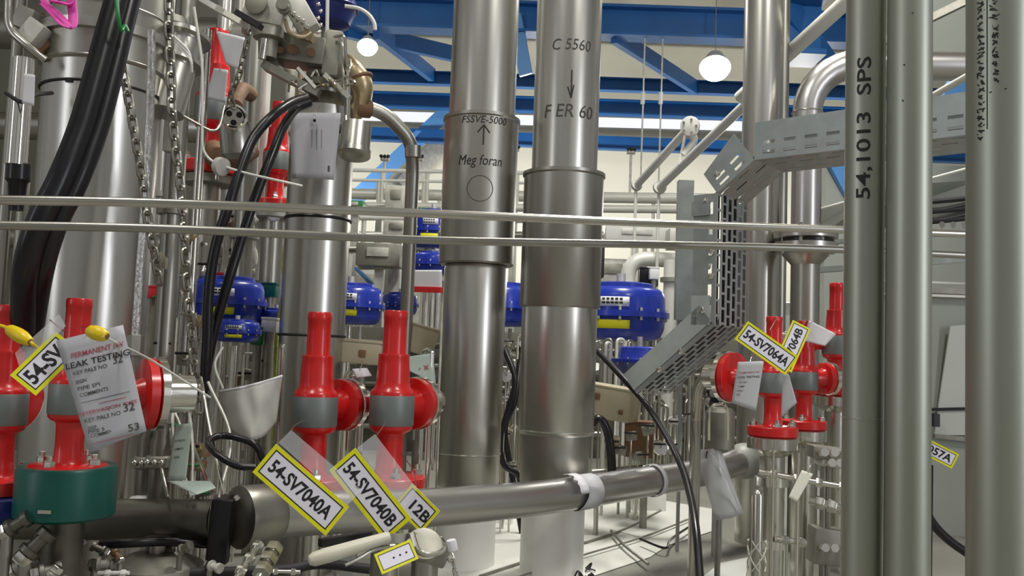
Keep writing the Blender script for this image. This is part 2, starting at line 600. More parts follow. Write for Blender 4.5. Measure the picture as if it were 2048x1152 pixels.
brace(752, 62, 866, 152, 12.6, 15.4, 30, 'blue roof brace beside the lamp with the curved arm')
brace(690, 58, 1010, 132, 12.6, 15.4, 30, 'blue roof brace reaching to the arrow-marked pipe', th=0.5)
brace(1228, 70, 1392, 176, 12.6, 15.4, 30, 'blue roof brace passing behind the two thin hanging rods')
brace(1560, -10, 1660, 130, 11.5, 11.8, 40, 'blue roof brace behind the white slanting pipe')
brace(706, 402, 902, 216, 17.45, 17.6, 30, 'pale blue wall brace beside the bent grey conduit', 'beamlight')
brace(806, 372, 900, 268, 18.36, 18.42, 34, 'grey strip standing in for the beam shadow behind the pale blue brace', 'castlight')  # beam shadow on the wall, built as a grey bar
brace(1660, 300, 1722, 420, 7.56, 7.58, 34, 'pale blue brace under the perforated cable tray', 'beamlight')
brace(1866, 270, 2066, -40, 7.2, 7.3, 62, 'blue brace behind the tallest stencilled pipe', 'beamlight')
brace(1030, 30, 1052, 150, 12.55, 12.5, 26, 'blue upright strut between the two insulated pipes', 'beamlight')
brace(560, 378, 1400, 402, 18.4, 18.42, 9, 'thin light blue rail along the cream wall', 'beamlight')
# drop rods
for k, (x, y0, y1) in enumerate(((1290, 75, 372), (1326, 72, 372))):
    t = thing('drop_rod', ('thin hanging rod with turnbuckle, first from the arrow-down pipe',
                           'thin hanging rod with turnbuckle, nearer the glowing lamp')[k], 'rod', P(x, y0, 12.55), group='drop rods under the roof')
    MB().cyl(P(x, y0, 12.55), P(x - 9, y1, 12.55), 0.012, seg=8).part('rod', 'castlight', t)
    MB().cyl(P(x - 4, 185, 12.55), P(x - 5, 208, 12.55), 0.03, seg=8).part('turnbuckle', 'white', t)


def bay_lamp(px, py, d, label, rpx=24):
    c = P(px, py, d)
    r = rpx * S(d)
    t = thing('high_bay_lamp', label, 'lamp', c)
    ax = (CP - c).normalized()
    ax = (ax * 0.55 + Vector((0, 0, -0.6))).normalized()
    MB().lathe([(r * 0.3, -r * 1.5), (r * 0.55, -r * 1.2), (r * 1.0, -r * 0.1), (r * 1.05, 0), (r * 0.95, 0.0)], c, ax, 24, caps=False).part('reflector', 'castlight', t)
    MB().lathe([(r * 0.96, -r * 0.05), (r * 0.9, r * 0.3), (r * 0.6, r * 0.62), (0.0, r * 0.75)], c, ax, 24).part('lamp_lens', 'lens', t)
    MB().cyl(c - ax * r * 1.3, c - ax * r * 1.3 + Vector((0, 0, 1.9)), 0.006, seg=8).part('hanger', 'cast', t)
    return t


bay_lamp(735, 94, 12.0, 'glowing high bay lamp beside the curved bracket and dark blue dome', 20)
bay_lamp(1430, 136, 12.0, 'glowing high bay lamp above the white pipe end flange', 30)

# ------------------------------------------------------------------ upright pipes


def upright(px, py, d):
    """ground point of the upright line that passes through the photo pixel"""
    p = P(px, py, d)
    return p.x, p.y


def vpipe(name, label, px, py, d, segs, cat='pipe', group=None, m='steel', seg=40):
    """segs: (part name, material, [(radius px, photo row), ...]) stacked shells of one upright pipe"""
    x, y = upright(px, py, d)
    t = thing(name, label, cat, (x, y, 0), group)
    for pn, pm, prof in segs:
        pr = [(r * S(d), (zat(x, y, yy) if yy < 5000 else 0.0)) for r, yy in prof]
        MB().lathe(pr, (x, y, 0), (0, 0, 1), seg).part(pn, pm or m, t)
    return t, x, y


def ring(t, x, y, d, rpx, py, m, name='band', w=2.2):
    z = zat(x, y, py)
    return MB().torus((x, y, z), (0, 0, 1), rpx * S(d), w * S(d), 40, 8).part(name, m, t)


# insulated pipe with the arrow up
t1, x1, y1 = vpipe('insulated_pipe', 'insulated steel pipe with arrow pointing up drawn on its wide collar', 958, 385, 3.9, [
    ('pipe_shell', 'steel', [(66.5, -500), (66.5, 240)]),
    ('collar', 'steel_dark', [(72, 531), (74.5, 528), (74.5, 248), (77.5, 246), (77.5, 240), (66, 238)]),
    ('lower_shell', 'steel', [(59, 968), (62, 960), (61, 720), (63, 540), (60, 532)]),
    ('pedestal', 'white', [(58, 9999), (58, 960)]),
])
d = 3.9
ring(t1, x1, y1, d, 75, 244, 'steel', 'lip', 2)
ring(t1, x1, y1, d, 62.5, 905, 'bright', 'weld_bead', 1.2)
zc = zat(x1, y1, 252)
MB().cyltext('FSSVE-5000', 92 * S(d), x1, y1, 74.5 * S(d), zat(x1, y1, 257), 14 * S(d), da=0.08, shear=0.2).part('marker_lettering', 'ink', t1, smooth=False)
MB().cyltext('Meg foran', 88 * S(d), x1, y1, 74.5 * S(d), zat(x1, y1, 338), 26 * S(d), shear=0.2).part('marker_lettering', 'ink', t1, smooth=False)
mk = MB()
zt, zb = zat(x1, y1, 268), zat(x1, y1, 306)
mk.cylstroke([(0.06, zb), (0.06, zt)], 2.6 * S(d), x1, y1, 74.5 * S(d))
mk.cylstroke([(-0.10, zt - 15 * S(d)), (0.06, zt), (0.22, zt - 15 * S(d))], 2.6 * S(d), x1, y1, 74.5 * S(d))
mk.part('marker_arrow', 'ink', t1, smooth=False)
zc = zat(x1, y1, 390)
MB().cylstroke([(0.02 + 0.34 * math.cos(k * PI / 10), zc + 25 * S(d) * math.sin(k * PI / 10)) for k in range(21)], 1.3 * S(d), x1, y1, 74.5 * S(d)).part('scribed_circle', 'inkgrey', t1, smooth=False)

# insulated pipe with the arrow down
t2, x2, y2 = vpipe('insulated_pipe', 'insulated steel pipe with arrow pointing down above its collar', 1124, 480, 3.8, [
    ('pipe_shell', 'steel', [(66, -500), (66, 352)]),
    ('collar', 'steel_dark', [(77, 617), (80, 613), (80, 358), (83, 355), (83, 349), (66, 346)]),
    ('lower_shell', 'steel', [(70, 868), (75, 858), (75, 616)]),
    ('foot_shell', 'steel_dark', [(66, 968), (68, 962), (68, 862)]),
    ('pedestal', 'white', [(62, 9999), (62, 962)]),
])
d = 3.8
ring(t2, x2, y2, d, 80.5, 353, 'steel', 'lip', 2)
ring(t2, x2, y2, d, 75.5, 860, 'bright', 'weld_bead', 1.3)
MB().cyltext('C 5560', 80 * S(d), x2, y2, 66 * S(d), zat(x2, y2, 110), 22 * S(d), da=0.12, shear=0.15).part('marker_lettering', 'inkgrey', t2, smooth=False)
MB().cyltext('F ER 60', 104 * S(d), x2, y2, 66 * S(d), zat(x2, y2, 238), 26 * S(d), da=0.1, shear=0.15).part('marker_lettering', 'inkgrey', t2, smooth=False)
mk = MB()
zt, zb = zat(x2, y2, 160), zat(x2, y2, 214)
mk.cylstroke([(0.13, zt), (0.13, zb)], 2.6 * S(d), x2, y2, 66 * S(d))
mk.cylstroke([(0.02, zb + 22 * S(d)), (0.13, zb), (0.2, zb + 26 * S(d))], 2.6 * S(d), x2, y2, 66 * S(d))
mk.part('marker_arrow', 'ink', t2, smooth=False)

# tall pipe under the valve with the white sheet
t0, x0, y0 = vpipe('steel_pipe', 'tall plain steel pipe with black bands below the hanging white sheet', 634, 480, 3.7, [
    ('pipe_shell', 'steel', [(63.5, 9999), (63.5, 222)]),
    ('top_cone', 'steel_dark', [(63.5, 222), (52, 206), (36, 190), (36, 178)]),
    ('cap_flange', 'cast', [(46, 182), (50, 180), (50, 168), (46, 166)]),
])
d = 3.7
ring(t0, x0, y0, d, 64.3, 440, 'black', 'black_band', 3.2)
ring(t0, x0, y0, d, 64.3, 671, 'blackmatt', 'black_band', 2.6)

# big vessel at the left side of the view
tv, xv, yv = vpipe('process_column', 'wide brushed steel column behind the black hoses', 190, 420, 2.9, [
    ('column_shell', 'steel', [(106, 9999), (106, 700), (110, 400), (113, 150)]),
    ('upper_shell', 'steel_dark', [(113, 150), (117, 146), (117, 92), (112, 88), (112, -300)]),
    ('top_flange', 'steel', [(117, 96), (126, 94), (126, 76), (117, 74)]),
])
ring(tv, xv, yv, 2.9, 114, 192, 'blackmatt', 'strap', 2.6)
ring(tv, xv, yv, 2.9, 117.5, 144, 'steel', 'weld_bead', 1.5)
ring(tv, xv, yv, 2.9, 113, 40, 'steel', 'weld_bead', 1.5)
MB().box((xv - 0.02, yv - 112 * S(2.9), zat(xv, yv, 195)), (0.02, 0.012, 0.012)).part('strap_buckle', 'black', tv)

# three near upright pipes at the other side
tr1, xr1, yr1 = vpipe('steel_pipe', 'upright grey pipe with handwritten number running up it', 1728, 500, 1.5, [
    ('pipe_shell', 'steel_green', [(38.5, 9999), (38.5, -300)])])
mk = MB().cyltext('54,1013  SPS', 286 * S(1.5), xr1, yr1, 38.5 * S(1.5), zat(xr1, yr1, 264), 31 * S(1.5), upright=True, da=-0.02, bold=0.012, lift=0.0006)
mk.part('marker_lettering', 'ink', tr1, smooth=False)
ring(tr1, xr1, yr1, 1.5, 38.8, 836, 'steel', 'weld_bead', 1.1)
tr2, xr2, yr2 = vpipe('steel_pipe', 'plain upright grey pipe standing between the two marked ones', 1817, 500, 1.45, [
    ('pipe_shell', 'steel_green', [(43, 9999), (43, -300)])])
_b = MB()
for px, py in ((-0.25, 140), (-0.3, 210), (0.1, 40)):
    z = zat(xr2, yr2, py)
    _b.cylstroke([(px, z), (px + 0.05, z - 3 * S(1.45))], 3 * S(1.45), xr2, yr2, 43 * S(1.45), 0.0006)
_b.part('scuff_marks', 'inkgrey', tr2, smooth=False)
tr3, xr3, yr3 = vpipe('steel_pipe', 'thickest upright grey pipe with black stencilled print running down it', 2000, 500, 1.2, [
    ('pipe_shell', 'steel_green', [(62, 9999), (62, -300)])])
mk = MB()
rr = random.Random(3)
for row, (off, ya, yb, wd) in enumerate(((-0.56, -20, 285, 17), (-0.16, -20, 60, 22), (-0.12, 70, 170, 13))):
    yy = ya
    while yy < yb:
        L = rr.uniform(9, 15)
        z0 = zat(xr3, yr3, yy)
        for k in range(4):
            a1 = off + rr.uniform(-0.5, 0.5) * wd / 62
            a2 = off + rr.uniform(-0.5, 0.5) * wd / 62
            mk.cylstroke([(a1, z0 - rr.uniform(0, L) * S(1.2)), (a2, z0 - rr.uniform(0, L) * S(1.2))], rr.uniform(1.6, 3.2) * S(1.2), xr3, yr3, 62 * S(1.2), 0.0006)
        yy += L * 1.12
mk.cylstroke([(-0.36, zat(xr3, yr3, -20)), (-0.36, zat(xr3, yr3, 270))], 1.6 * S(1.2), xr3, yr3, 62 * S(1.2), 0.0006)
mk.part('stencil_print', 'ink', tr3, smooth=False)
MB().cylstroke([(-0.3, zat(xr3, yr3, 199)), (0.2, zat(xr3, yr3, 195))], 2.5 * S(1.2), xr3, yr3, 62 * S(1.2), 0.0006).part('scribed_line', 'inkgrey', tr3, smooth=False)

# pipe behind the perforated tray and the elbow pipe
trb, xrb, yrb = vpipe('steel_pipe', 'tall steel pipe rising behind the perforated cable tray', 1520, 420, 4.6, [
    ('pipe_shell', 'steel', [(38, 9999), (38, -300)])])
trc, xrc, yrc = vpipe('steel_pipe', 'slim steel pipe squeezed between the tray pipe and the clamped pipe', 1562, 420, 4.9, [
    ('pipe_shell', 'steel_dark', [(12, 9999), (12, -200)])])
d = 4.4
xe, ye = upright(1612, 420, d)
te = thing('elbow_pipe', 'bent steel pipe turning level above the perforated tray', 'pipe', (xe, ye, 0))
zl = zat(xe, ye, 128)
r = 29 * S(d)
ex = P(1960, 128, d)
dirx = Vector((ex.x - xe, ex.y - ye, 0)).normalized()
top = Vector((xe, ye, zl))
R0 = 100 * S(d)
arc = [top + Vector((0, 0, -R0)) + dirx * R0 + (-dirx * math.cos(k * PI / 16) + Vector((0, 0, 1)) * math.sin(k * PI / 16)) * R0 for k in range(9)]
MB().tube([Vector((xe, ye, zat(xe, ye, 455)))] + arc + [arc[-1] + dirx * 1.6], r, 28).part('pipe_bend', 'steel_level', te)
MB().torus(arc[0], (0, 0, 1), r, 0.004, 32, 6).part('weld_bead', 'bright', te)
MB().lathe([(28 * S(d), 0), (28 * S(d), zat(xe, ye, 530)), (44 * S(d), zat(xe, ye, 512)), (46 * S(d), zat(xe, ye, 505))], (xe, ye, 0), seg=32).part('lower_shell', 'steel_dark', te)
MB().lathe([(58 * S(d), zat(xe, ye, 505)), (62 * S(d), zat(xe, ye, 502)), (62 * S(d), zat(xe, ye, 488)), (58 * S(d), zat(xe, ye, 486))], (xe, ye, 0), seg=36).part('flange', 'steel', te)
MB().lathe([(58 * S(d), zat(xe, ye, 480)), (62 * S(d), zat(xe, ye, 478)), (62 * S(d), zat(xe, ye, 462)), (50 * S(d), zat(xe, ye, 458)), (30 * S(d), zat(xe, ye, 456))], (xe, ye, 0), seg=36).part('flange', 'steel', te)
MB().lathe([(55 * S(d), zat(xe, ye, 487)), (55 * S(d), zat(xe, ye, 479))], (xe, ye, 0), seg=36).part('gasket', 'black', te)
for k in range(8):
    a = k * PI / 4 + 0.3
    q = Vector((xe + 52 * S(d) * math.cos(a), ye + 52 * S(d) * math.sin(a), zat(xe, ye, 510)))
    MB().cyl(q, q + Vector((0, 0, 58 * S(d))), 4.5 * S(d), seg=8).part('bolt', 'bright', te)

# ------------------------------------------------------------------ level rods across the view


def srod(name, label, pts, rpx, m='tube', cat='tube', group=None, smoothing=True, seg=12):
    ws = [P(*p) for p in pts]
    rad = [rpx * S(p[2]) for p in pts]
    if smoothing: ws = spline(ws, 8)
    return MB().tube(ws, sum(rad) / len(rad), seg).single(name, label, cat, m, group=group)


srod('steel_tube', 'thin level steel tube across the view, the upper of two', [(-120, 398, 1.40), (310, 406, 1.46), (850, 427, 1.58), (1300, 446, 1.68), (1700, 460, 1.78), (2150, 476, 1.88)], 8.5)
srod('steel_tube', 'thin level steel tube across the view, the lower of two', [(-120, 449, 1.44), (310, 457, 1.49), (850, 480, 1.60), (1300, 489, 1.70), (1700, 500, 1.80), (2150, 522, 1.90)], 8.0, 'steel_dark')

# ------------------------------------------------------------------ level main pipe
hp = [P(478, 1040, 2.42), P(600, 1028, 2.56), P(850, 1016, 2.9), P(1100, 993, 3.32), P(1300, 962, 3.78), P(1400, 946, 4.06), P(1480, 925, 4.34)]
hps = spline(hp, 6)
HR = 0.063
th = thing('level_pipe', 'long level steel pipe with white tape wraps crossing in front of the pedestals', 'pipe', (hp[2].x, hp[2].y, 0))
MB().tube(hps, HR, 32).part('pipe_shell', 'steel_level', th)


def along(poly, i0, t):
    return poly[i0] * (1 - t) + poly[i0 + 1] * t


def arcwrap(c, axis, rad, w, a0, a1, ragged=0.0, n=18, rnd=None):
    """open sleeve round an axis, from angle a0 to a1 (0 = up)"""
    a = Vector(axis).normalized()
    u = (Vector((0, 0, 1)) - a * a.z).normalized()
    s = a.cross(u)
    m = MB()
    vs, fs = [], []
    for k in range(n + 1):
        t = a0 + (a1 - a0) * k / n
        q = c + (u * math.cos(t) + s * math.sin(t)) * rad
        j = (rnd.uniform(-1, 1) if rnd else 0) * ragged
        vs += [q - a * (w / 2 + j), q + a * (w / 2)]
        if k: fs.append((2 * k - 2, 2 * k - 1, 2 * k + 1, 2 * k))
    m.add(vs, fs)
    return m


ca = P(1166, 984, 3.44); ax = (P(1300, 962, 3.78) - P(1100, 993, 3.32)).normalized()
MB.part(arcwrap(ca, ax, HR + 0.004, 0.10, -PI, PI, 0.012, 26, random.Random(4)), 'tape_wrap', 'papergrey', th, solid=0.002)
MB.part(arcwrap(P(1142, 985, 3.38), ax, HR + 0.007, 0.05, -0.3, 1.5, 0.012, 12, random.Random(8)), 'torn_tape', 'paper', th, solid=0.002)
MB.part(arcwrap(P(1306, 961, 3.79), ax, HR + 0.005, 0.025, -PI, PI, 0.0, 30), 'tape_ring', 'paper', th, solid=0.003)
MB().sphere(P(1488, 922, 4.36), 0.088, (1, 1, 1), 24, 14).part('end_cover', 'panel', th, label='rounded pale end cover')
_c = P(1516, 917, 4.44)
MB().lathe([(0.07, -0.02), (0.10, -0.015), (0.10, 0.015), (0.07, 0.02)], _c, ax, 28).part('end_seal', 'black', th)
MB().lathe([(0.062, 0), (0.085, 0.004), (0.085, 0.10), (0.07, 0.12), (0.06, 0.12)], P(475, 1035, 2.42), (hp[1] - hp[0]), 32).part('socket', 'steel_dark', th)
for q, dd in ((P(700, 1026, 2.68), 0), (P(1436, 938, 4.16), 0)):
    MB().beam((q.x, q.y, 0), (q.x, q.y, q.z - 0.05), 0.04, 0.04, up=(0, 1, 0)).part('support_leg', 'panel', th, smooth=False)

tl = thing('header_pipe', 'dark level header pipe beneath the teal flange', 'pipe', (P(240, 1036, 2.5).x, P(240, 1036, 2.5).y, 0))
MB().tube([P(-140, 1036, 2.5), P(430, 1040, 2.44)], 40 * S(2.5), 28).part('pipe_shell', 'steel_darkest', tl)
MB().lathe([(0.060, -0.022), (0.072, -0.018), (0.072, 0.018), (0.060, 0.022)], P(446, 1042, 2.44), (P(490, 1040, 2.43) - P(418, 1040, 2.43)), 32).part('coupling_ring', 'steel_darkest', tl)
MB().box(P(441, 1062, 2.35), (0.056, 0.04, 0.168), Matrix.Rotation(R(3), 3, 'Y'), 0.008).part('rubber_boot', 'black', tl, label='black rubber boot strapped over the coupling')
MB().cyl(P(470, 992, 2.34), P(476, 1000, 2.34), 0.008, seg=10).part('clamp_screw', 'bright', tl)
for px in (60, 330):
    q = P(px, 1050, 2.5)
    MB().beam((q.x, q.y, 0), (q.x, q.y, q.z - 0.03), 0.07, 0.07, up=(0, 1, 0)).part('support_leg', 'cast', tl, smooth=False)
# paper wrap on the header pipe
MB.part(arcwrap(P(283, 1036, 2.49), (1, 0, 0), 40 * S(2.5) + 0.004, 0.052, -0.6, 1.7, 0.006, 12, random.Random(2)), 'paper_wrap', 'paper', tl, solid=0.002)

# ------------------------------------------------------------------ red safety valves


def make_psv(name, label, loc, rotz, scale=1.0, group=None, ro=0.092, zo=0.29, lo=0.0):
    """red spring safety valve; z = 0 under the inlet flange, side outlet along +x"""
    t = thing(name, label, 'safety valve', loc, group, rotz, scale)
    L = dict(local=True)
    MB().lathe([(0.112, 0), (0.128, 0.004), (0.128, 0.046), (0.120, 0.052), (0.07, 0.056)], seg=36).part('inlet_flange', 'red', t, **L)
    for k in range(4):
        a = PI / 4 + k * PI / 2
        q = Vector((0.098 * math.cos(a), 0.098 * math.sin(a), 0))
        m = MB().cyl(q + Vector((0, 0, -0.03)), q + Vector((0, 0, 0.088)), 0.010, seg=10)
        m.hexnut(q + Vector((0, 0, 0.052)), (0, 0, 1), 0.019, 0.02)
        m.part('bolt', 'bright', t, **L)
    MB().lathe([(0.060, 0.05), (0.048, 0.065), (0.045, 0.12), (0.046, 0.185), (0.050, 0.195), (0.068, 0.203), (0.074, 0.212), (0.075, 0.225)], seg=32).part('body', 'red', t, **L)
    MB().lathe([(0.0755, 0.222), (0.0775, 0.226), (0.0775, 0.322), (0.0755, 0.326)], seg=36).part('nameplate_band', 'band', t, label='grey metal nameplate band', **L)
    MB().lathe([(0.076, 0.325), (0.076, 0.334), (0.071, 0.342), (0.062, 0.352), (0.058, 0.375), (0.056, 0.42), (0.053, 0.455), (0.054, 0.46), (0.053, 0.466), (0.044, 0.468)], seg=32).part('bonnet', 'red', t, **L)
    MB().lathe([(0.043, 0.466), (0.041, 0.475), (0.0405, 0.55), (0.0405, 0.585), (0.042, 0.588), (0.042, 0.612), (0.039, 0.617), (0.034, 0.618), (0.032, 0.612), (0.0, 0.612)], seg=28).part('cap', 'red', t, **L)
    k = ro / 0.092
    o = MB().lathe([(0.045, 0.0), (0.045, 0.07 + lo), (0.062, 0.10 + lo), (0.066, 0.12 + lo)], (0.03, 0, zo), (1, 0, 0), 26).part('outlet', 'red', t, **L)
    MB().lathe([(ro * .95, 0.125), (ro, 0.128), (ro, 0.158), (ro * .95, 0.162), (0.04, 0.162)], (lo, 0, zo), (1, 0, 0), 36).part('outlet_flange', 'red', o, **L)
    MB().lathe([(ro * .98, 0.164), (ro * 1.04, 0.167), (ro * 1.04, 0.192), (ro * .98, 0.195), (0.05 * k, 0.195), (0.05 * k, 0.30)], (lo, 0, zo), (1, 0, 0), 36).part('counter_flange', 'bright', o, label='bare steel counter flange', **L)
    return t


def at_base(px, py, d):
    p = P(px, py, d)
    return p


psvA = make_psv('safety_valve', 'red safety valve in front of the tall black-banded pipe', P(622, 982, 3.0), R(65), 0.98)
psvB = copy_tree(psvA, loc=P(776, 980, 3.05), rotz=R(66), scale=1.0, label='red safety valve between the black-banded pipe and the arrow-up pipe')
psvE = make_psv('safety_valve', 'red safety valve wearing the long number tag near the grey pipes', P(1545, 872, 3.3), R(132), 0.72, ro=0.135, lo=0.10)
psvC = make_psv('safety_valve', 'red safety valve on a teal flange with a printed sheet hanging on it', P(134, 958, 2.12), R(36), 0.70, ro=0.128, lo=0.10)
psvD = copy_tree(psvC, loc=P(-8, 985, 2.16), rotz=R(120), scale=0.74, label='red safety valve cut off by the picture edge beside the teal flange')
psvF = copy_tree(psvA, loc=P(1607, 858, 3.75), rotz=R(20), scale=0.74, label='red safety valve just behind the one with the long number tag')
psvG = copy_tree(psvA, loc=P(420, 352, 4.45), rotz=R(80), scale=1.21, label='red safety valve high up behind the chains')
psvH = copy_tree(psvA, loc=P(548, 420, 4.5), rotz=R(60), scale=0.9, label='red safety valve half hidden behind the two thin black hoses')
psvI = copy_tree(psvA, loc=P(1672, 790, 4.0), rotz=R(170), scale=0.82, label='red safety valve half hidden behind the number-marked grey pipe')
for o, lab in ((psvA, 'steel valve stub under the red valve before the black-banded pipe'), (psvB, 'steel valve stub under the red valve beside the arrow-up pipe'),
               (psvE, 'steel valve column with clamps under the tagged red valve'), (psvF, 'steel valve column under the rear red valve near the grey pipes'),
               (psvI, 'steel valve column behind the number-marked grey pipe')):
    p = o.location
    s = o.scale[0]
    t = thing('valve_column', lab, 'pipe', (p.x, p.y, 0))
    rj = 0.05 * s / 0.72 * 0.92 if o in (psvE, psvF) else 0.05
    MB().cyl((p.x, p.y, 0), (p.x, p.y, p.z - 0.04), rj, seg=24).part('pipe_shell', 'tube', t)
    MB().lathe([(rj, p.z - 0.075), (0.118 * s, p.z - 0.05), (0.128 * s, p.z - 0.045), (0.128 * s, p.z - 0.006), (0.12 * s, p.z)], (p.x, p.y, 0), seg=32).part('flange', 'bright', t)
    if o is psvE:
        for py in (962, 1085):
            z = zat(p.x, p.y, py)
            MB().lathe([(rj, z - 0.02), (rj + 0.016, z - 0.016), (rj + 0.016, z + 0.016), (rj, z + 0.02)], (p.x, p.y, 0), seg=24).part('pipe_clamp', 'bright', t)
# teal flange under the sheet valve
p = psvC.location
t = thing('flange_pedestal', 'thick teal green flange block under the red valve with the sheet', 'flange', (p.x, p.y, 0))
zt_, zb_ = p.z + 0.033, zat(p.x, p.y, 1032)
MB().lathe([(0.046, zb_), (0.104, zb_), (0.112, zb_ + 0.006), (0.112, zt_ - 0.008), (0.107, zt_)], (p.x, p.y, 0), seg=44).part('flange_block', 'teal', t)
MB().lathe([(0.046, 0), (0.046, zb_)], (p.x, p.y, 0), seg=20).part('riser', 'steel_darkest', t)
MB().box((p.x + 0.01, p.y - 0.112, (zt_ + zb_) / 2 - 0.03), (0.03, 0.006, 0.008)).part('bright_lug', 'bright', t)
p = psvD.location
t = thing('flange_pedestal', 'dark navy flange block under the red valve at the picture edge', 'flange', (p.x, p.y, 0))
MB().lathe([(0.05, p.z - 0.06), (0.116, p.z - 0.06), (0.12, p.z - 0.055), (0.12, p.z - 0.004), (0.116, p.z)], (p.x, p.y, 0), seg=40).part('flange_block', 'navy', t)
MB().cyl((p.x, p.y, 0), (p.x, p.y, p.z - 0.06), 0.046, seg=20).part('riser', 'steel_darkest', t)
# high valves hang in the pipework on risers
for o, lab in ((psvG, 'dull riser pipe under the high red valve behind the chains'), (psvH, 'dull riser pipe under the red valve behind the thin hoses')):
    p = o.location
    t = thing('riser_pipe', lab, 'pipe', (p.x, p.y, 0))
    MB().cyl((p.x, p.y, 0), (p.x, p.y, p.z - 0.05), 0.055, seg=22).part('pipe_shell', 'steel_dark', t)
    MB().lathe([(0.11, p.z - 0.05), (0.125, p.z - 0.045), (0.125, p.z - 0.004), (0.11, p.z)], (p.x, p.y, 0), seg=30).part('flange', 'cast', t)

# ------------------------------------------------------------------ number tags, sheets


def tagplate(label, TL, TR, BR, BL, txt, rim=0.12, tw=0.8, th_=0.42, toff=0.0, sleeve=None, tie=None, name='number_tag'):
    """yellow rimmed tag from four photo corners (px, py, d), lettering runs TL -> TR"""
    q = [P(*c) for c in (TL, TR, BR, BL)]
    c = sum(q, Vector()) / 4
    X = ((q[1] - q[0]) + (q[2] - q[3])).normalized()
    Y = ((q[0] - q[3]) + (q[1] - q[2])).normalized()
    Nn = X.cross(Y).normalized()
    Y = Nn.cross(X)
    w = ((q[1] - q[0]).length + (q[2] - q[3]).length) / 2
    h = ((q[0] - q[3]).length + (q[1] - q[2]).length) / 2
    t = thing(name, label, 'tag', c)

    def rect(sw, sh): return [c - X * sw / 2 - Y * sh / 2, c + X * sw / 2 - Y * sh / 2, c + X * sw / 2 + Y * sh / 2, c - X * sw / 2 + Y * sh / 2]

    def rimmesh(o0, o1, lift):
        a, b = rect(w - 2 * o0, h - 2 * o0), rect(w - 2 * o1, h - 2 * o1)
        return MB().add([p + Nn * lift for p in a + b], [(i, (i + 1) % 4, (i + 1) % 4 + 4, i + 4) for i in range(4)])
    MB().plate(rect(w, h), Nn, 0.0012).part('card', 'card', t, smooth=False)
    rimmesh(0.0, h * rim, 0.0009).part('border', 'yellow', t, label='yellow border', smooth=False)
    rimmesh(h * rim, h * (rim + 0.035), 0.0010).part('border_line', 'ink', t, smooth=False)
    if txt:
        MB().text(txt, w * tw, c + X * w * toff, X, Y, 0.0011, bold=0.028, height=h * th_).part('lettering', 'ink', t, label='black printed number', smooth=False)
    if sleeve:
        qs = [P(*s) for s in sleeve]
        MB().plate(qs, (qs[1] - qs[0]).cross(qs[2] - qs[0]), 0.0006).part('plastic_sleeve', 'clear', t, label='clear plastic sleeve', smooth=False)
    if tie:
        MB().tube(spline([P(*s) for s in tie], 6), 0.0016, 6).part('tie_wire', 'tube', t)
    return t


dA = 2.30
tagplate('yellow-rimmed white tag 54-SV7040A hanging before the level pipe', (555, 889, dA + .02), (693, 1011, dA - .02), (657, 1074, dA - .02), (502, 943, dA), '54-SV7040A', 0.11,
         0.80, 0.40, sleeve=[(557, 885, dA + .024), (582, 860, dA + .03), (724, 980, dA), (695, 1010, dA - .014)], tie=[(578, 868, dA + .03), (590, 850, 2.6), (610, 840, 2.92)])
tagplate('yellow-rimmed white tag 54-SV7040B hanging beside the one ending in A', (713, 897, dA + .04), (826, 1042, dA), (768, 1078, dA), (656, 939, dA + .04), '54-SV7040B', 0.12,
         0.82, 0.40, sleeve=[(714, 896, dA + .045), (750, 868, dA + .06), (834, 978, dA + .03), (808, 1018, dA + .012)], tie=[(752, 872, dA + .06), (768, 850, 2.7), (772, 838, 2.92)])
tagplate('small yellow-rimmed white tag 12B peeping out beside the tag ending in B', (824, 966, 2.53), (880, 1022, 2.5), (842, 1067, 2.5), (788, 1011, 2.53), '12B', 0.1,
         0.58, 0.40, 0.12, tie=[(832, 972, 2.54), (826, 940, 2.7), (800, 905, 2.95)])
tagplate('yellow-rimmed white tag 54-SV7064A on the red valve by the perforated tray', (1498, 642, 2.98), (1597, 715, 2.94), (1571, 749, 2.94), (1467, 678, 2.98), '54-SV7064A', 0.10,
         0.84, 0.44, tie=[(1540, 660, 2.97), (1552, 640, 3.1), (1556, 636, 3.26)])
tagplate('yellow-rimmed white tag 7064B standing behind the tag ending in 7064A', (1545, 730, 3.06), (1585, 646, 3.10), (1622, 652, 3.10), (1585, 742, 3.06), '7064B', 0.1,
         0.56, 0.42, 0.12, tie=[(1605, 652, 3.1), (1612, 640, 3.3), (1610, 640, 3.7)])
tagplate('yellow-rimmed tag 54-SV seen aslant beside the printed leak sheet', (38, 740, 1.96), (132, 654, 2.0), (140, 712, 2.0), (54, 802, 1.94), '54-SV', 0.12,
         0.72, 0.52, -0.02, sleeve=[(30, 706, 1.97), (118, 628, 2.01), (132, 652, 2.0), (40, 738, 1.96)], tie=[(100, 640, 2.0), (118, 655, 2.05), (132, 664, 2.08)])
tagplate('faint yellow-rimmed tag 7057A beside the grey pipe in front of the cabinet', (1826, 862, 3.4), (1917, 908, 3.38), (1905, 938, 3.38), (1814, 892, 3.4), '7057A', 0.12,
         0.62, 0.5, 0.1, tie=[(1835, 866, 3.4), (1830, 840, 3.5), (1832, 800, 3.9)])


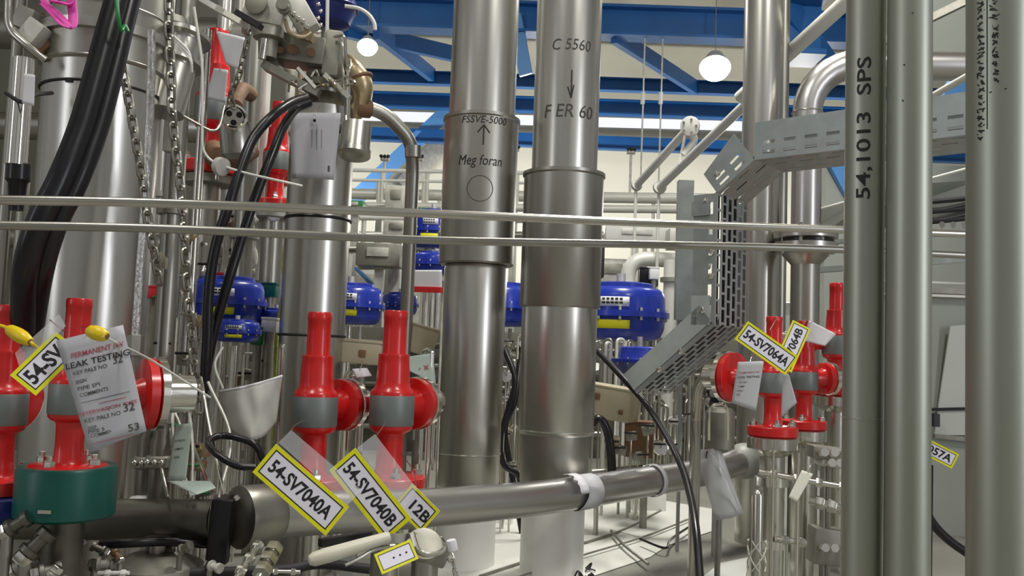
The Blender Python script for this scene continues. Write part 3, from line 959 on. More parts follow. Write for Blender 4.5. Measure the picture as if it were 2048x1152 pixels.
def sheet(name, label, cat, corners, lines, m='paper', tie=None, curl=0.0, sleeve=None):
    """hanging sheet from photo corners TL, TR, BR, BL; lines = (text, width share, u, v, height share, ink)"""
    q = [P(*c) for c in corners]
    t = thing(name, label, cat, sum(q, Vector()) / 4)
    X, Y = (q[1] - q[0]).normalized(), (q[0] - q[3]).normalized()
    Nn = X.cross(Y).normalized()
    Yp = Nn.cross(X)
    w, h = (q[1] - q[0]).length, (q[0] - q[3]).length
    nu, nv = 8, 10
    vs, fs = [], []
    for j in range(nv + 1):
        for i in range(nu + 1):
            u, v = i / nu, j / nv
            vs.append((q[0] * (1 - u) + q[1] * u) * (1 - v) + (q[3] * (1 - u) + q[2] * u) * v + Nn * (curl * math.sin(u * PI) * (0.4 + v)))
    for j in range(nv):
        for i in range(nu):
            k = j * (nu + 1) + i
            fs.append((k, k + 1, k + nu + 2, k + nu + 1))
    MB().add(vs, fs).part('paper_sheet', m, t, solid=0.0012)
    for txt, ws, u, v, hs, ink in lines:
        o = (q[0] * (1 - u) + q[1] * u) * (1 - v) + (q[3] * (1 - u) + q[2] * u) * v + Nn * (curl * math.sin(u * PI) * (0.4 + v))
        MB().text(txt, w * ws, o, X, Yp, 0.0016, bold=0.01, height=h * hs).part('lettering', ink, t, smooth=False)
    if tie:
        MB().tube(spline([P(*s) for s in tie], 6), 0.0015, 6).part('tie_wire', 'tube', t)
    return t


D = 1.93
sheet('test_sheet', 'printed leak testing sheet hanging on the red valve over the teal flange', 'sheet',
      [(112, 682, D + .03), (246, 650, D + .03), (293, 862, D - .03), (180, 906, D - .03)], [
          ('PERMANENT IVV', 0.78, 0.56, 0.17, 0.045, 'inkred'), ('LEAK TESTING', 0.94, 0.53, 0.255, 0.052, 'ink'),
          ('KEY PALS NO', 0.50, 0.38, 0.325, 0.034, 'inkgrey'), ('SIGN', 0.16, 0.2, 0.40, 0.03, 'inkgrey'), ('PIPE SPL', 0.36, 0.31, 0.465, 0.032, 'inkgrey'),
          ('COMMENTS', 0.42, 0.35, 0.525, 0.032, 'inkgrey'), ('32', 0.14, 0.82, 0.30, 0.07, 'inkgrey'), ('.............................', 0.7, 0.5, 0.60, 0.01, 'inkgrey'),
          ('................', 0.4, 0.6, 0.645, 0.01, 'inkred'), ('RESERVASJON TYPE', 0.86, 0.5, 0.70, 0.036, 'inkred'), ('KEY PALS NO', 0.52, 0.38, 0.755, 0.034, 'inkgrey'),
          ('32', 0.16, 0.82, 0.745, 0.07, 'inkgrey'), ('SIGN', 0.15, 0.18, 0.81, 0.028, 'inkgrey'), ('PIPE SPL', 0.34, 0.28, 0.85, 0.028, 'inkgrey'), ('COMMENTS', 0.4, 0.34, 0.89, 0.028, 'inkgrey'),
          ('53', 0.16, 0.82, 0.93, 0.06, 'inkgrey'), ('.........................', 0.6, 0.45, 0.965, 0.008, 'inkred')],
      'sheetgrey', tie=[(180, 660, 1.95), (172, 655, 2.0), (160, 655, 2.09)], curl=0.004)
sheet('paper_tag', 'blank white sheet hanging by a hole on the tall black-banded pipe', 'sheet',
      [(580, 226, 3.42), (682, 226, 3.42), (668, 360, 3.4), (584, 357, 3.4)], [('1', 0.04, 0.86, 0.84, 0.09, 'inkgrey'), ('l', 0.016, 0.46, 0.42, 0.34, 'inkfaint'), ('l', 0.02, 0.56, 0.44, 0.4, 'inkfaint'), ('l', 0.016, 0.66, 0.40, 0.3, 'inkfaint')], 'sheetgrey', tie=[(630, 246, 3.405), (629, 230, 3.405), (640, 212, 3.5)], curl=0.01)
MB().lathe([(0.0, 0), (0.006, 0.0), (0.006, 0.003), (0, 0.003)], P(629, 241, 3.40), (CP - P(629, 241, 3.40)), 14).single('sheet_eyelet', 'dark eyelet at the top of the blank white hanging sheet', 'eyelet', 'black')
sheet('test_sheet', 'small printed sheet tied to the red outlet by the perforated tray', 'sheet',
      [(1476, 724, 2.98), (1528, 722, 2.96), (1512, 822, 2.94), (1463, 806, 2.98)], [('PERMANENT IVV', 0.8, 0.5, 0.24, 0.04, 'inkred'), ('LEAK TESTING', 0.84, 0.5, 0.34, 0.055, 'ink'),
      ('KEY PALS NO', 0.5, 0.4, 0.46, 0.04, 'inkgrey'), ('COMMENTS', 0.4, 0.34, 0.56, 0.04, 'inkgrey'), ('PIPE SPL', 0.4, 0.34, 0.66, 0.04, 'inkgrey'), ('SIGN', 0.2, 0.24, 0.76, 0.04, 'inkgrey')], 'papergrey',
      tie=[(1500, 726, 2.97), (1504, 712, 3.0), (1512, 704, 3.15)], curl=0.004)
sheet('paper_tag', 'small white paper wedged behind the tag ending in 7064B', 'sheet', [(1618, 640, 3.5), (1672, 668, 3.45), (1650, 692, 3.45), (1606, 682, 3.5)], [], 'paper', tie=[(1624, 644, 3.49), (1618, 640, 3.6), (1611, 646, 3.72)], curl=0.006)
sheet('paper_tag', 'grey paper flap on the lower body of the tagged red valve', 'sheet', [(1566, 742, 3.16), (1578, 750, 3.14), (1594, 806, 3.12), (1562, 836, 3.14)], [], 'papergrey', tie=[(1570, 745, 3.15), (1562, 742, 3.2), (1556, 744, 3.27)], curl=0.004)
sheet('paper_tag', 'small white paper flap between the two central red valves', 'sheet', [(704, 738, 3.1), (734, 736, 3.12), (744, 752, 3.1), (712, 756, 3.1)], [], 'paper', tie=[(720, 738, 3.1), (724, 728, 3.3), (724, 720, 3.66)], curl=0.004)
sheet('paper_tag', 'pale green printed card hanging among wires over the header pipe', 'sheet', [(350, 850, 2.3), (385, 846, 2.3), (372, 960, 2.26), (334, 960, 2.26)],
      [('KEY PALS NO', 0.6, 0.45, 0.3, 0.04, 'inkgrey'), ('COMMENTS', 0.5, 0.45, 0.45, 0.04, 'inkgrey'), ('SIGN', 0.3, 0.4, 0.6, 0.04, 'inkgrey')], 'greenpaper', curl=0.004)
sheet('plastic_card', 'pale green plate lying across the dark header pipe', 'card', [(334, 962, 2.3), (420, 962, 2.36), (432, 976, 2.28), (392, 990, 2.24)], [], 'greenpaper')
sheet('paper_tag', 'narrow white strip tag hanging on the valve column by the grey pipes', 'tag', [(1604, 940, 2.98), (1626, 948, 2.98), (1594, 1004, 2.96), (1577, 994, 2.96)], [], 'cream',
      tie=[(1616, 946, 2.975), (1622, 930, 3.0), (1630, 925, 3.05)])
sheet('paper_tag', 'pale green paper with scrawled red marks behind the central red valves', 'sheet', [(800, 716, 3.5), (866, 706, 3.5), (872, 770, 3.48), (818, 742, 3.48)],
      [('8 x', 0.4, 0.6, 0.5, 0.4, 'inkred')], 'greenpaper', curl=0.005)
sheet('paper_tag', 'white sheet on the high red valve behind the chains', 'sheet', [(432, 62, 4.28), (492, 76, 4.26), (478, 140, 4.24), (452, 128, 4.26)], [], 'paper', tie=[(440, 66, 4.27), (430, 60, 4.35), (426, 66, 4.43)], curl=0.01)
sheet('paper_tag', 'grey scribbled sheet under the white one on the high red valve', 'sheet', [(428, 136, 4.26), (456, 140, 4.26), (450, 206, 4.24), (410, 196, 4.26)], [], 'papergrey', tie=[(440, 140, 4.25), (436, 130, 4.3), (432, 128, 4.4)], curl=0.006)
sheet('paper_tag', 'white label on the polished cylinder at the picture edge', 'label', [(48, 146, 2.5), (70, 150, 2.5), (68, 212, 2.5), (44, 206, 2.5)], [], 'paper')
sheet('number_sign', 'white sign with red lower stripe beside the arrow-up pipe', 'sign', [(822, 540, 5.2), (884, 540, 5.2), (884, 578, 5.2), (822, 578, 5.2)], [], 'paper')
_q = P(853, 586, 5.22)
MB().cyl((_q.x, _q.y, 0), (_q.x, _q.y, _q.z + .1), .012, seg=8).single('sign_post', 'thin post holding the white and red sign', 'post', 'castlight')
sheet('sign_strip', 'red strip under the white sign beside the arrow-up pipe', 'sign', [(818, 572, 5.16), (886, 574, 5.16), (886, 586, 5.16), (820, 584, 5.16)], [], 'red')
# crumpled clear tag on the level pipe
q = [P(1388, 900, 3.7), P(1440, 893, 3.66), P(1486, 1026, 3.6), P(1432, 1040, 3.6)]
t = thing('plastic_bag_tag', 'crumpled clear plastic tag with white edge hanging on the level pipe', 'tag', sum(q, Vector()) / 4)
vs, fs = [], []
for j in range(11):
    for i in range(7):
        u, v = i / 6, j / 10
        p = (q[0] * (1 - u) + q[1] * u) * (1 - v) + (q[3] * (1 - u) + q[2] * u) * v
        vs.append(p + CF * (0.016 * mnoise.noise(Vector((u * 3, v * 3, 1.3))) - 0.02 * math.sin(u * PI)))
for j in range(10):
    for i in range(6):
        k = j * 7 + i
        fs.append((k, k + 1, k + 8, k + 7))
MB().add(vs, fs).part('plastic_film', 'bagfilm', t, solid=0.001)
MB().tube(spline([P(1420, 905, 3.6), P(1446, 940, 3.58), P(1466, 985, 3.57), P(1480, 1022, 3.57)], 6), 0.006, 8, flat=(1, .3)).part('folded_edge', 'paper', t)
MB().tube([P(1414, 902, 3.66), P(1412, 915, 3.66), P(1422, 920, 3.66), P(1420, 890, 3.9)], 0.002, 6).part('tie_wire', 'black', t)
# draped grey cover
q0 = P(500, 800, 2.75)
t = thing('protective_cover', 'grey white cloth cover draped beside the central red valve', 'cover', q0)
vs, fs = [], []
NU, NV = 20, 12
for j in range(NV + 1):
    v = j / NV
    for i in range(NU + 1):
        u = i / NU
        xl = 440 + 12 * v
        xr = 564 - 12 * v
        yt = 782 - 30 * u ** 1.4
        yb = 880 - 36 * (abs(u - 0.5) * 2) ** 2.2
        px = xl * (1 - u) + xr * u
        py = yt * (1 - v) + yb * v
        dd = 2.78 - 0.10 * math.sin(u * PI) * (0.6 + 0.4 * v) + 0.02 * mnoise.noise(Vector((u * 5, v * 2, 0)))
        vs.append(P(px, py, dd))
for j in range(NV):
    for i in range(NU):
        k = j * (NU + 1) + i
        fs.append((k, k + 1, k + NU + 2, k + NU + 1))
MB().add(vs, fs).part('cloth', 'cloth', t, solid=0.003)
MB().tube(spline([vs[i] for i in range(NU + 1)], 2), 0.004, 8).part('hem', 'paper', t)
MB().tube(spline([P(446, 778, 2.76), P(430, 730, 2.9), P(445, 695, 2.98)], 6), 0.004, 8).part('draw_cord', 'cloth', t)

# ------------------------------------------------------------------ perforated cable tray
tc0 = P(1432, 500, 3.62)                   # upright run: near edge of the base face
T = Vector((0.76, -0.65, 0)).normalized()  # level run heads this way
N1 = Vector((-0.65, -0.76, 0)).normalized()  # side rail faces this way
Z = Vector((0, 0, 1))
tray = thing('cable_tray', 'perforated grey cable tray bending from level to upright to slanting', 'cable tray', (tc0.x, tc0.y, 0))
ztop = zat(tc0.x, tc0.y, 338)
zlow = zat(tc0.x, tc0.y, 650)
knots = [(1.30, ztop + 0.02), (0.16, ztop + 0.02), (0.0, ztop - 0.10), (0.0, zlow), (-0.36, zlow - 0.30)]
RAILH, WID = 0.105, 0.28


def tk(u, z, w):
    return Vector((tc0.x, tc0.y, 0)) + T * u + Z * z - N1 * w


base_m, rail_m = MB(), [MB(), MB()]
for i in range(len(knots) - 1):
    (ua, za), (ub, zb) = knots[i], knots[i + 1]
    L = math.hypot(ub - ua, zb - za)
    du, dz = (ub - ua) / L, (zb - za) / L
    nu_, nz_ = -(-dz), -du      # towards the inside of the tray
    nu_, nz_ = dz, -du
    if i == 0: nu_, nz_ = 0, 1.0

    def pt(s, w, hgt=0.0):
        return tk(ua + du * s + nu_ * hgt, za + dz * s + nz_ * hgt, w)
    RA, RB = (0.15, 0.15, 0.105, 0.105, 0.105)[i], (0.15, 0.105, 0.105, 0.105)[i]
    # base with staggered slots
    cols = 6 if i >= 2 else 4
    slot, pitch = (0.052, 0.062) if i >= 2 else (0.055, 0.105)
    cw = WID / cols
    rib = cw * (0.40 if i >= 2 else 0.8)
    for c in range(cols + 1):
        w0 = c * cw
        base_m.add([pt(0, max(0, w0 - rib / 2)), pt(0, min(WID, w0 + rib / 2)), pt(L, min(WID, w0 + rib / 2)), pt(L, max(0, w0 - rib / 2))], [(0, 1, 2, 3)])
        if c == cols: break
        s = -pitch * (0.5 if c % 2 else 0.0)
        while s < L:
            a_, b_ = max(0, s), min(L, s + pitch - slot)
            if b_ > a_ + 1e-4:
                base_m.add([pt(a_, w0 + rib / 2), pt(a_, w0 + cw - rib / 2), pt(b_, w0 + cw - rib / 2), pt(b_, w0 + rib / 2)], [(0, 1, 2, 3)])
            s += pitch
    # side rails with two rows of slots
    for side, w in ((0, 0.0), (1, WID)):
        rows = [(0, .14, 0), (.14, .23, 1), (.23, .40, 0), (.40, .49, 1), (.49, 1.0, 0)] if i in (0, 1) else [(0, .16, 0), (.16, .32, 1), (.32, 1.0, 0)]
        if i == 3 or side == 1: rows = [(0, 1.0, 0)]
        for h0, h1, hole in rows:
            g = lambda ss, hh: pt(ss, w, hh * (RA + (RB - RA) * ss / L))
            if not hole:
                rail_m[side].add([g(0, h0), g(L, h0), g(L, h1), g(0, h1)], [(0, 1, 2, 3)])
            else:
                q = 0.0
                sl, pi_ = (0.05, 0.085)
                while q < L:
                    b_ = min(L, q + pi_ - sl)
                    rail_m[side].add([g(q, h0), g(b_, h0), g(b_, h1), g(q, h1)], [(0, 1, 2, 3)])
                    q += pi_
        # rolled lip
        lw = 0.016 if side == 0 else -0.016
        rail_m[side].add([pt(0, w, RA), pt(L, w, RB), pt(L, w + lw, RB), pt(0, w + lw, RA)], [(0, 1, 2, 3)])
base_m.part('perforated_base', 'galv_dark', tray, solid=0.002, smooth=False)
rail_m[0].part('side_rail', 'galv', tray, solid=0.002, smooth=False)
rail_m[1].part('side_rail', 'galv', tray, solid=0.002, smooth=False)
# lighter cover plate over the lower side rail, its screws, the splice plate at the bend
cov = MB()
for (ua, za), (ub, zb) in ((knots[2], knots[3]), (knots[3], knots[4])):
    L = math.hypot(ub - ua, zb - za); du, dz = (ub - ua) / L, (zb - za) / L
    s0 = 0.42 if ua == 0 and ub == 0 else 0.0
    pts_ = [tk(ua + du * s + dz * h, za + dz * s - du * h, -0.004) for s, h in ((s0, 0.02), (L, 0.02), (L, RAILH), (s0, RAILH))]
    cov.add(pts_, [(0, 1, 2, 3)])
cov.part('cover_plate', 'galvlight', tray, solid=0.002, smooth=False)
for u, z, h in ((0, zlow + 0.30, 0.018), (0, zlow + 0.20, 0.018), (0, zlow + 0.06, 0.05), (-0.10, zlow - 0.11, 0.05), (-0.20, zlow - 0.19, 0.05), (0.01, ztop - 0.13, 0.06), (0.05, ztop - 0.02, 0.05)):
    q = tk(u - h, z, 0.0)
    MB().lathe([(0.013, 0), (0.013, 0.006), (0.006, 0.012), (0.006, 0.02)], q, N1, 10).part('screw', 'bright', tray)
MB().plate([tk(-0.11, ztop - 0.19, -.006), tk(-0.03, ztop - 0.19, -.006), tk(-0.03, ztop - 0.13, -.006), tk(-0.11, ztop - 0.13, -.006)], N1, 0.012).part('hinge_plate', 'galv', tray, smooth=False)
# cables lying in the tray
for k, (w, h) in enumerate(((0.06, .03), (0.11, .025), (0.17, .03), (0.21, .028))):
    off = []
    for i, (u_, z_) in enumerate(knots):
        ns = []
        for a_, b_ in ((i - 1, i), (i, i + 1)):
            if 0 <= a_ and b_ < len(knots):
                l_ = math.hypot(knots[b_][0] - knots[a_][0], knots[b_][1] - knots[a_][1])
                ns.append(((knots[b_][1] - knots[a_][1]) / l_, -(knots[b_][0] - knots[a_][0]) / l_))
        nx, nz = (ns[0][0] + ns[-1][0]), (ns[0][1] + ns[-1][1])
        q = 2 * h / (nx * nx + nz * nz) if len(ns) == 2 else h / 2
        off.append(tk(u_ + nx * q, z_ + nz * q, w))
    pts_ = rounded(off, 0.02)
    MB().tube(pts_, 0.011, 8).single('tray_cable', 'dark cable lying inside the perforated cable tray', 'cable', 'blackmatt', group='cables in the perforated tray')
# back plate strip between tray and pipe rack
_x, _y = upright(1368, 500, 4.3)
_z0, _z1 = zat(_x, _y, 640), zat(_x, _y, 362)
t = thing('steel_post', 'flat grey post just beside the upright run of the tray', 'post', (_x, _y, 0))
MB().box((_x, _y, (_z0 + _z1) / 2), (0.075, 0.05, _z1 - _z0)).part('post_plate', 'galv', t, smooth=False)
MB().cyl((_x, _y, 0), (_x, _y, _z0), 0.009, seg=8).part('post_leg', 'galv', t)

# ------------------------------------------------------------------ blue actuators


def make_actuator(name, label, c, rpx, d, group=None, plates=True, tall=1.0, cone=False):
    r = rpx * S(d)
    t = thing(name, label, 'actuator', c, group)
    L = dict(local=True)
    if cone:
        MB().lathe([(r * .50, -r * .95), (r * .60, -r * .86), (r * .98, -r * .08), (r, -r * .06)], seg=36).part('lower_case', 'navy', t, **L)
        MB().lathe([(r * .84, r * .06), (r * .80, r * .16), (r * .74, r * .48), (r * .66, r * .52), (r * .2, r * .54), (0, r * .54)], seg=36).part('upper_case', 'blue', t, **L)
    else:
        MB().lathe([(r * .30, -r * .56 * tall), (r * .76, -r * .54 * tall), (r * .88, -r * .46 * tall), (r * .95, -r * .30 * tall), (r * .97, -r * .05)], seg=36).part('lower_case', 'blue', t, **L)
        MB().lathe([(r * .97, r * .05), (r * .97, r * .34 * tall), (r * .93, r * .48 * tall), (r * .85, r * .56 * tall), (r * .72, r * .58 * tall), (r * .71, r * .66 * tall), (r * .67, r * .68 * tall), (0, r * .68 * tall)], seg=36).part('upper_case', 'blue', t, **L)
    MB().lathe([(r * .95, -r * .07), (r * 1.06, -r * .06), (r * 1.06, r * .06), (r * .80, r * .07)], seg=36).part('clamp_rim', 'blue', t, **L)
    for k in range(14):
        a = 2 * PI * k / 14 + 0.1
        q = Vector((r * 1.01 * math.cos(a), r * 1.01 * math.sin(a), -r * .13))
        MB().cyl(q, q + Vector((0, 0, r * .26)), r * .03, seg=6).part('bolt', 'castlight', t, **L)
    if plates:
        a0 = math.atan2(CP.y - c.y, CP.x - c.x)
        for nm, m_, off, z0, z1, wd in (('name_plate', 'paper', -0.12, .14, .34, .62), ('warning_plate', 'yellow', -0.16, -.32, -.14, .74)):
            rr_ = r * 0.985
            mm = MB()
            n = 8
            vs = []
            for k in range(n + 1):
                a = a0 + off - wd / 2 + wd * k / n
                for z in (z0, z1):
                    rz = rr_ if nm == 'name_plate' else (r * .99 if z > -.2 else r * .955)
                    vs.append((rz * math.cos(a), rz * math.sin(a), z * r * tall))
            mm.add(vs, [(2 * k, 2 * k + 2, 2 * k + 3, 2 * k + 1) for k in range(n)])
            pl = mm.part(nm, m_, t, solid=0.003, **L)
            if nm == 'name_plate':
                m2 = MB()
                for row in range(2):
                    for k in range(5):
                        a = a0 + off - wd * .38 + wd * .15 * k
                        z = (.19 + .08 * row) * r * tall
                        rz = rr_ + 0.004
                        da = wd * (.05 if row else .06)
                        m2.add([(rz * math.cos(a - da), rz * math.sin(a - da), z), (rz * math.cos(a + da), rz * math.sin(a + da), z),
                                (rz * math.cos(a + da), rz * math.sin(a + da), z + r * .045), (rz * math.cos(a - da), rz * math.sin(a - da), z + r * .045)], [(0, 1, 2, 3)])
                m2.part('plate_print', 'ink', pl, smooth=False, **L)
    z0 = -r * .6
    for k in range(3):
        a = 2 * PI * k / 3 + .4
        q = Vector((r * .34 * math.cos(a), r * .34 * math.sin(a), 0))
        MB().cyl(q + Vector((0, 0, z0)), q + Vector((0, 0, -c.z)), r * .06, seg=8).part('yoke_leg', 'castlight', t, **L)
    MB().cyl((0, 0, z0), (0, 0, -c.z), r * .10, seg=12).part('stem', 'bright', t, **L)
    MB().cyl((0, 0, r * .5), (0, 0, r * .9 * tall), r * .10, seg=10).part('top_plug', 'castlight', t, **L)
    return t


make_actuator('valve_actuator', 'large royal blue drum actuator right of the arrow-down pipe'.replace('right of', 'beside'), P(1240, 630, 6.2), 92, 6.2)
make_actuator('valve_actuator', 'small blue cone shaped actuator below the slanting end of the tray', P(1279, 722, 5.0), 54, 5.0, plates=False, cone=True)
make_actuator('valve_actuator', 'royal blue actuator with yellow plate behind the thin black hoses', P(452, 606, 4.05), 76, 4.05)
make_actuator('valve_actuator', 'lower blue actuator with white plates under the hose-crossed one', P(474, 664, 3.75), 46, 3.75, tall=0.8)
make_actuator('valve_actuator', 'blue actuator in the gap beside the tall black-banded pipe', P(700, 612, 6.4), 66, 6.4)
make_actuator('valve_actuator', 'blue actuator half behind the arrow-up pipe at the red valve height', P(1000, 614, 7.0), 70, 7.0, plates=False)
make_actuator('valve_actuator', 'high blue actuator seen between the bent conduit and the arrow-up pipe', P(866, 464, 8.0), 50, 8.0, tall=1.25)
make_actuator('valve_actuator', 'small blue actuator under the high one beside the arrow-up pipe', P(872, 530, 7.4), 52, 7.4, plates=False, tall=0.7)
make_actuator('valve_actuator', 'dark blue actuator far behind the bent conduit', P(800, 610, 8.5), 36, 8.5, plates=False)
make_actuator('valve_actuator', 'small blue actuator peeking out beside the banded pipe foot', P(552, 640, 4.12), 34, 4.12, plates=False)
# dark blue dome high up beside the lamp
cdm = P(656, 16, 4.9)
t = thing('dome_actuator', 'dark blue dome actuator high up with a curved white bracket', 'actuator', cdm)
r = 56 * S(4.9)
MB().lathe([(r * .4, -r * .75), (r * .8, -r * .6), (r, -r * .1), (r, r * .2), (r * .8, r * .7), (r * .3, r * .95), (0, r)], cdm, seg=32).part('dome', 'navy', t)
MB().torus(cdm, (0, 0, 1), r * 1.02, r * .07, 32, 8).part('clamp_rim', 'navy', t)
MB().tube(spline([P(690, 12, 4.55), P(718, 17, 4.55), P(738, 30, 4.55), P(748, 46, 4.55), P(750, 60, 4.55)], 6), 0.010, 8).part('curved_bracket', 'white', t)
for k in range(5):
    q = P(636 + 5 * (k % 2), 8 + k * 14, 4.55)
    MB().sphere(q, 0.012, seg=8, rings=6).part('bolt', 'bright', t)
MB().cyl(cdm - Vector((0, 0, r * .7)), (cdm.x, cdm.y, zat(cdm.x, cdm.y, 200)), 0.03).part('stem', 'cast', t)

# ------------------------------------------------------------------ hoses, chains, cables


def hose(label, pts, rpx, m='black', n=8, cat='hose', name='rubber_hose', rad=None, seg=14, group=None):
    ws = spline([P(*p) for p in pts], n)
    r = rad or sum(rpx * S(p[2]) for p in pts) / len(pts)
    return MB().tube(ws, r, seg).single(name, label, cat, m, group=group)


hose('thick black hose bowed in front of the wide column, the outer of the pair', [(252, -60, 2.3), (222, 40, 2.25), (192, 150, 2.2), (160, 260, 2.15), (120, 360, 2.1), (76, 450, 2.08), (52, 540, 2.1), (46, 660, 2.2)], 24)
hose('thick black hose bowed in front of the wide column, the inner of the pair', [(276, -60, 2.34), (250, 40, 2.29), (224, 150, 2.24), (194, 260, 2.19), (156, 360, 2.14), (112, 450, 2.12), (84, 545, 2.14), (62, 680, 2.26)], 21)
hose('thin black hose looping down from the high valve, first to fall', [(612, 196, 3.3), (582, 206, 3.2), (545, 232, 3.1), (508, 274, 3.05), (484, 330, 3.0), (458, 410, 2.95), (432, 490, 2.95), (418, 580, 2.95), (414, 690, 2.95), (408, 780, 2.95)], 10)
hose('thin black hose looping down from the high valve, second to fall', [(618, 206, 3.36), (590, 220, 3.3), (566, 256, 3.2), (540, 320, 3.12), (516, 380, 3.08), (492, 450, 3.05), (462, 545, 3.0), (434, 640, 3.0), (420, 700, 3.0), (404, 790, 3.0)], 9.5)
hose('black cable loop lying above the header pipe coupling', [(510, 935, 2.4), (470, 930, 2.38), (430, 905, 2.4), (416, 884, 2.45), (440, 872, 2.5), (476, 876, 2.5), (512, 892, 2.5), (530, 930, 2.52)], 7)
hose('black cable sweeping down in front of the level pipe to the floor', [(1172, 682, 4.3), (1196, 704, 4.2), (1240, 750, 4.0), (1290, 806, 3.8), (1330, 866, 3.55), (1362, 930, 3.3), (1380, 990, 3.1), (1392, 1060, 2.9), (1400, 1160, 2.75)], 8, rad=0.0135, cat='cable', name='black_cable')
hose('black cable curving up in the narrow gap between the insulated pipes', [(1050, 1076, 4.3), (1040, 960, 4.3), (1008, 930, 4.3), (1000, 880, 4.3), (1016, 820, 4.35), (1030, 760, 4.4), (1010, 700, 4.5)], 6, cat='cable', name='black_cable')
hose('second black cable looping in the gap between the insulated pipes', [(1044, 1066, 4.45), (1024, 950, 4.5), (1010, 860, 4.5), (1030, 800, 4.5), (1040, 720, 4.6)], 6, cat='cable', name='black_cable')
hose('thick black hose arching beside the foot of the arrow-down pipe', [(1170, 860, 4.4), (1196, 838, 4.4), (1214, 860, 4.4), (1222, 910, 4.4), (1224, 960, 4.4)], 9)
hose('dark cable bending across the cabinet below the tag 7057A', [(1845, 1010, 3.6), (1868, 1050, 3.6), (1900, 1082, 3.6), (1940, 1110, 3.6), (2000, 1150, 3.6), (2080, 1190, 3.6)], 9, cat='cable', name='black_cable')
hose('dark cable standing between the plain grey pipe and cabinet', [(1864, 930, 3.2), (1863, 1010, 3.2), (1862, 1100, 3.2), (1861, 1200, 3.2)], 2.6, cat='cable', name='black_cable')
hose('green and white cord beside the top of the thick black hoses', [(232, -20, 2.2), (236, 30, 2.18), (242, 60, 2.2), (250, 52, 2.22), (256, 64, 2.22)], 4, 'green', cat='cord', name='green_rope')


def chain(label, pts, link=0.036, wire=0.0036, m='chainsteel'):
    ws = spline([P(*p) for p in pts], 30)
    L = [0]
    for a, b in zip(ws[:-1], ws[1:]): L.append(L[-1] + (b - a).length)
    step = link * 0.74
    mb = MB()
    n = int(L[-1] / step)
    j = 0
    for k in range(n):
        s = k * step
        while L[j + 1] < s: j += 1
        f = (s - L[j]) / (L[j + 1] - L[j])
        c = ws[j] * (1 - f) + ws[j + 1] * f
        a = (ws[j + 1] - ws[j]).normalized()
        u, w, _ = frame(a)
        if k % 2: u = w
        u = (u * math.cos(.5) + a.cross(u) * math.sin(.5))
        hl, hw = link / 2, link * 0.27
        loop = []
        for i in range(14):
            th_ = 2 * PI * i / 14
            x, y = math.cos(th_), math.sin(th_)
            loop.append(c + a * (x * hw + math.copysign(hl - hw, x)) + u * (y * hw))
        mb.tube(loop, wire, 6, closed=True)
    return mb.single('hanging_chain', label, 'chain', m)


chain('steel chain hanging down across the wide column', [(226, -40, 2.5), (232, 40, 2.5), (240, 110, 2.5), (256, 190, 2.5), (270, 270, 2.5), (284, 350, 2.5), (296, 440, 2.5), (312, 520, 2.52), (322, 600, 2.55)], 0.046, 0.0046)
chain('steel chain hanging beside the bent thin tube', [(338, -40, 2.6), (338, 60, 2.6), (342, 150, 2.6), (344, 220, 2.6), (352, 300, 2.6), (362, 380, 2.6), (368, 460, 2.6), (374, 560, 2.6), (382, 650, 2.6), (392, 760, 2.55), (400, 850, 2.5)], 0.05, 0.0048)
chain('short steel chain on the high red valve', [(500, 60, 3.4), (488, 110, 3.4), (478, 150, 3.4), (462, 190, 3.4), (470, 225, 3.4)], 0.04, 0.004)
chain('fine chain hanging at the clamp lever', [(884, 1085, 2.3), (900, 1112, 2.28), (912, 1150, 2.26), (918, 1190, 2.25)], 0.03, 0.003, 'bright')

# braided hose beside the column, upright poles of the left thicket
bh = spline([P(303, 60, 2.66), P(302, 150, 2.66), P(298, 260, 2.66), (P(290, 400, 2.64)), P(280, 540, 2.62), P(270, 690, 2.6)], 16)
t = thing('braided_hose', 'bright braided steel hose running down the edge of the wide column', 'hose', bh[-1])
MB().tube(bh, 0.0125, 14).part('braid', 'braid', t)
MB().cyl(bh[-1], (bh[-1].x - .02, bh[-1].y, 0), .007, seg=8).part('tail_tube', 'steel_dark', t)
MB().lathe([(0.022, -0.03), (0.024, -0.028), (0.024, 0.03), (0.022, 0.032)], bh[-1], bh[-1] - bh[-3], 6).part('end_nut', 'steel_dark', t)


def pole(label, px, py0, py1, d, rpx, m='steel_dark', name='upright_pipe', group=None, ring_at=()):
    x, y = upright(px, (max(py0, 0) + min(py1, 1000)) / 2, d)
    z1 = zat(x, y, py0)
    z0 = 0.0 if py1 > 1200 else zat(x, y, py1)
    if not ring_at:
        return MB().cyl((x, y, z0), (x, y, z1), rpx * S(d), seg=20).single(name, label, 'pipe', m, group=group)
    t = thing(name, label, 'pipe', (x, y, z0), group)
    MB().cyl((x, y, z0), (x, y, z1), rpx * S(d), seg=20).part('pipe_shell', m, t)
    for py in ring_at:
        z = zat(x, y, py)
        rr_ = rpx * S(d)
        MB().lathe([(rr_, z - .02), (rr_ * 1.5, z - .018), (rr_ * 1.5, z + .018), (rr_, z + .02)], (x, y, 0), seg=20).part('coupling', 'cast', t)
    return t


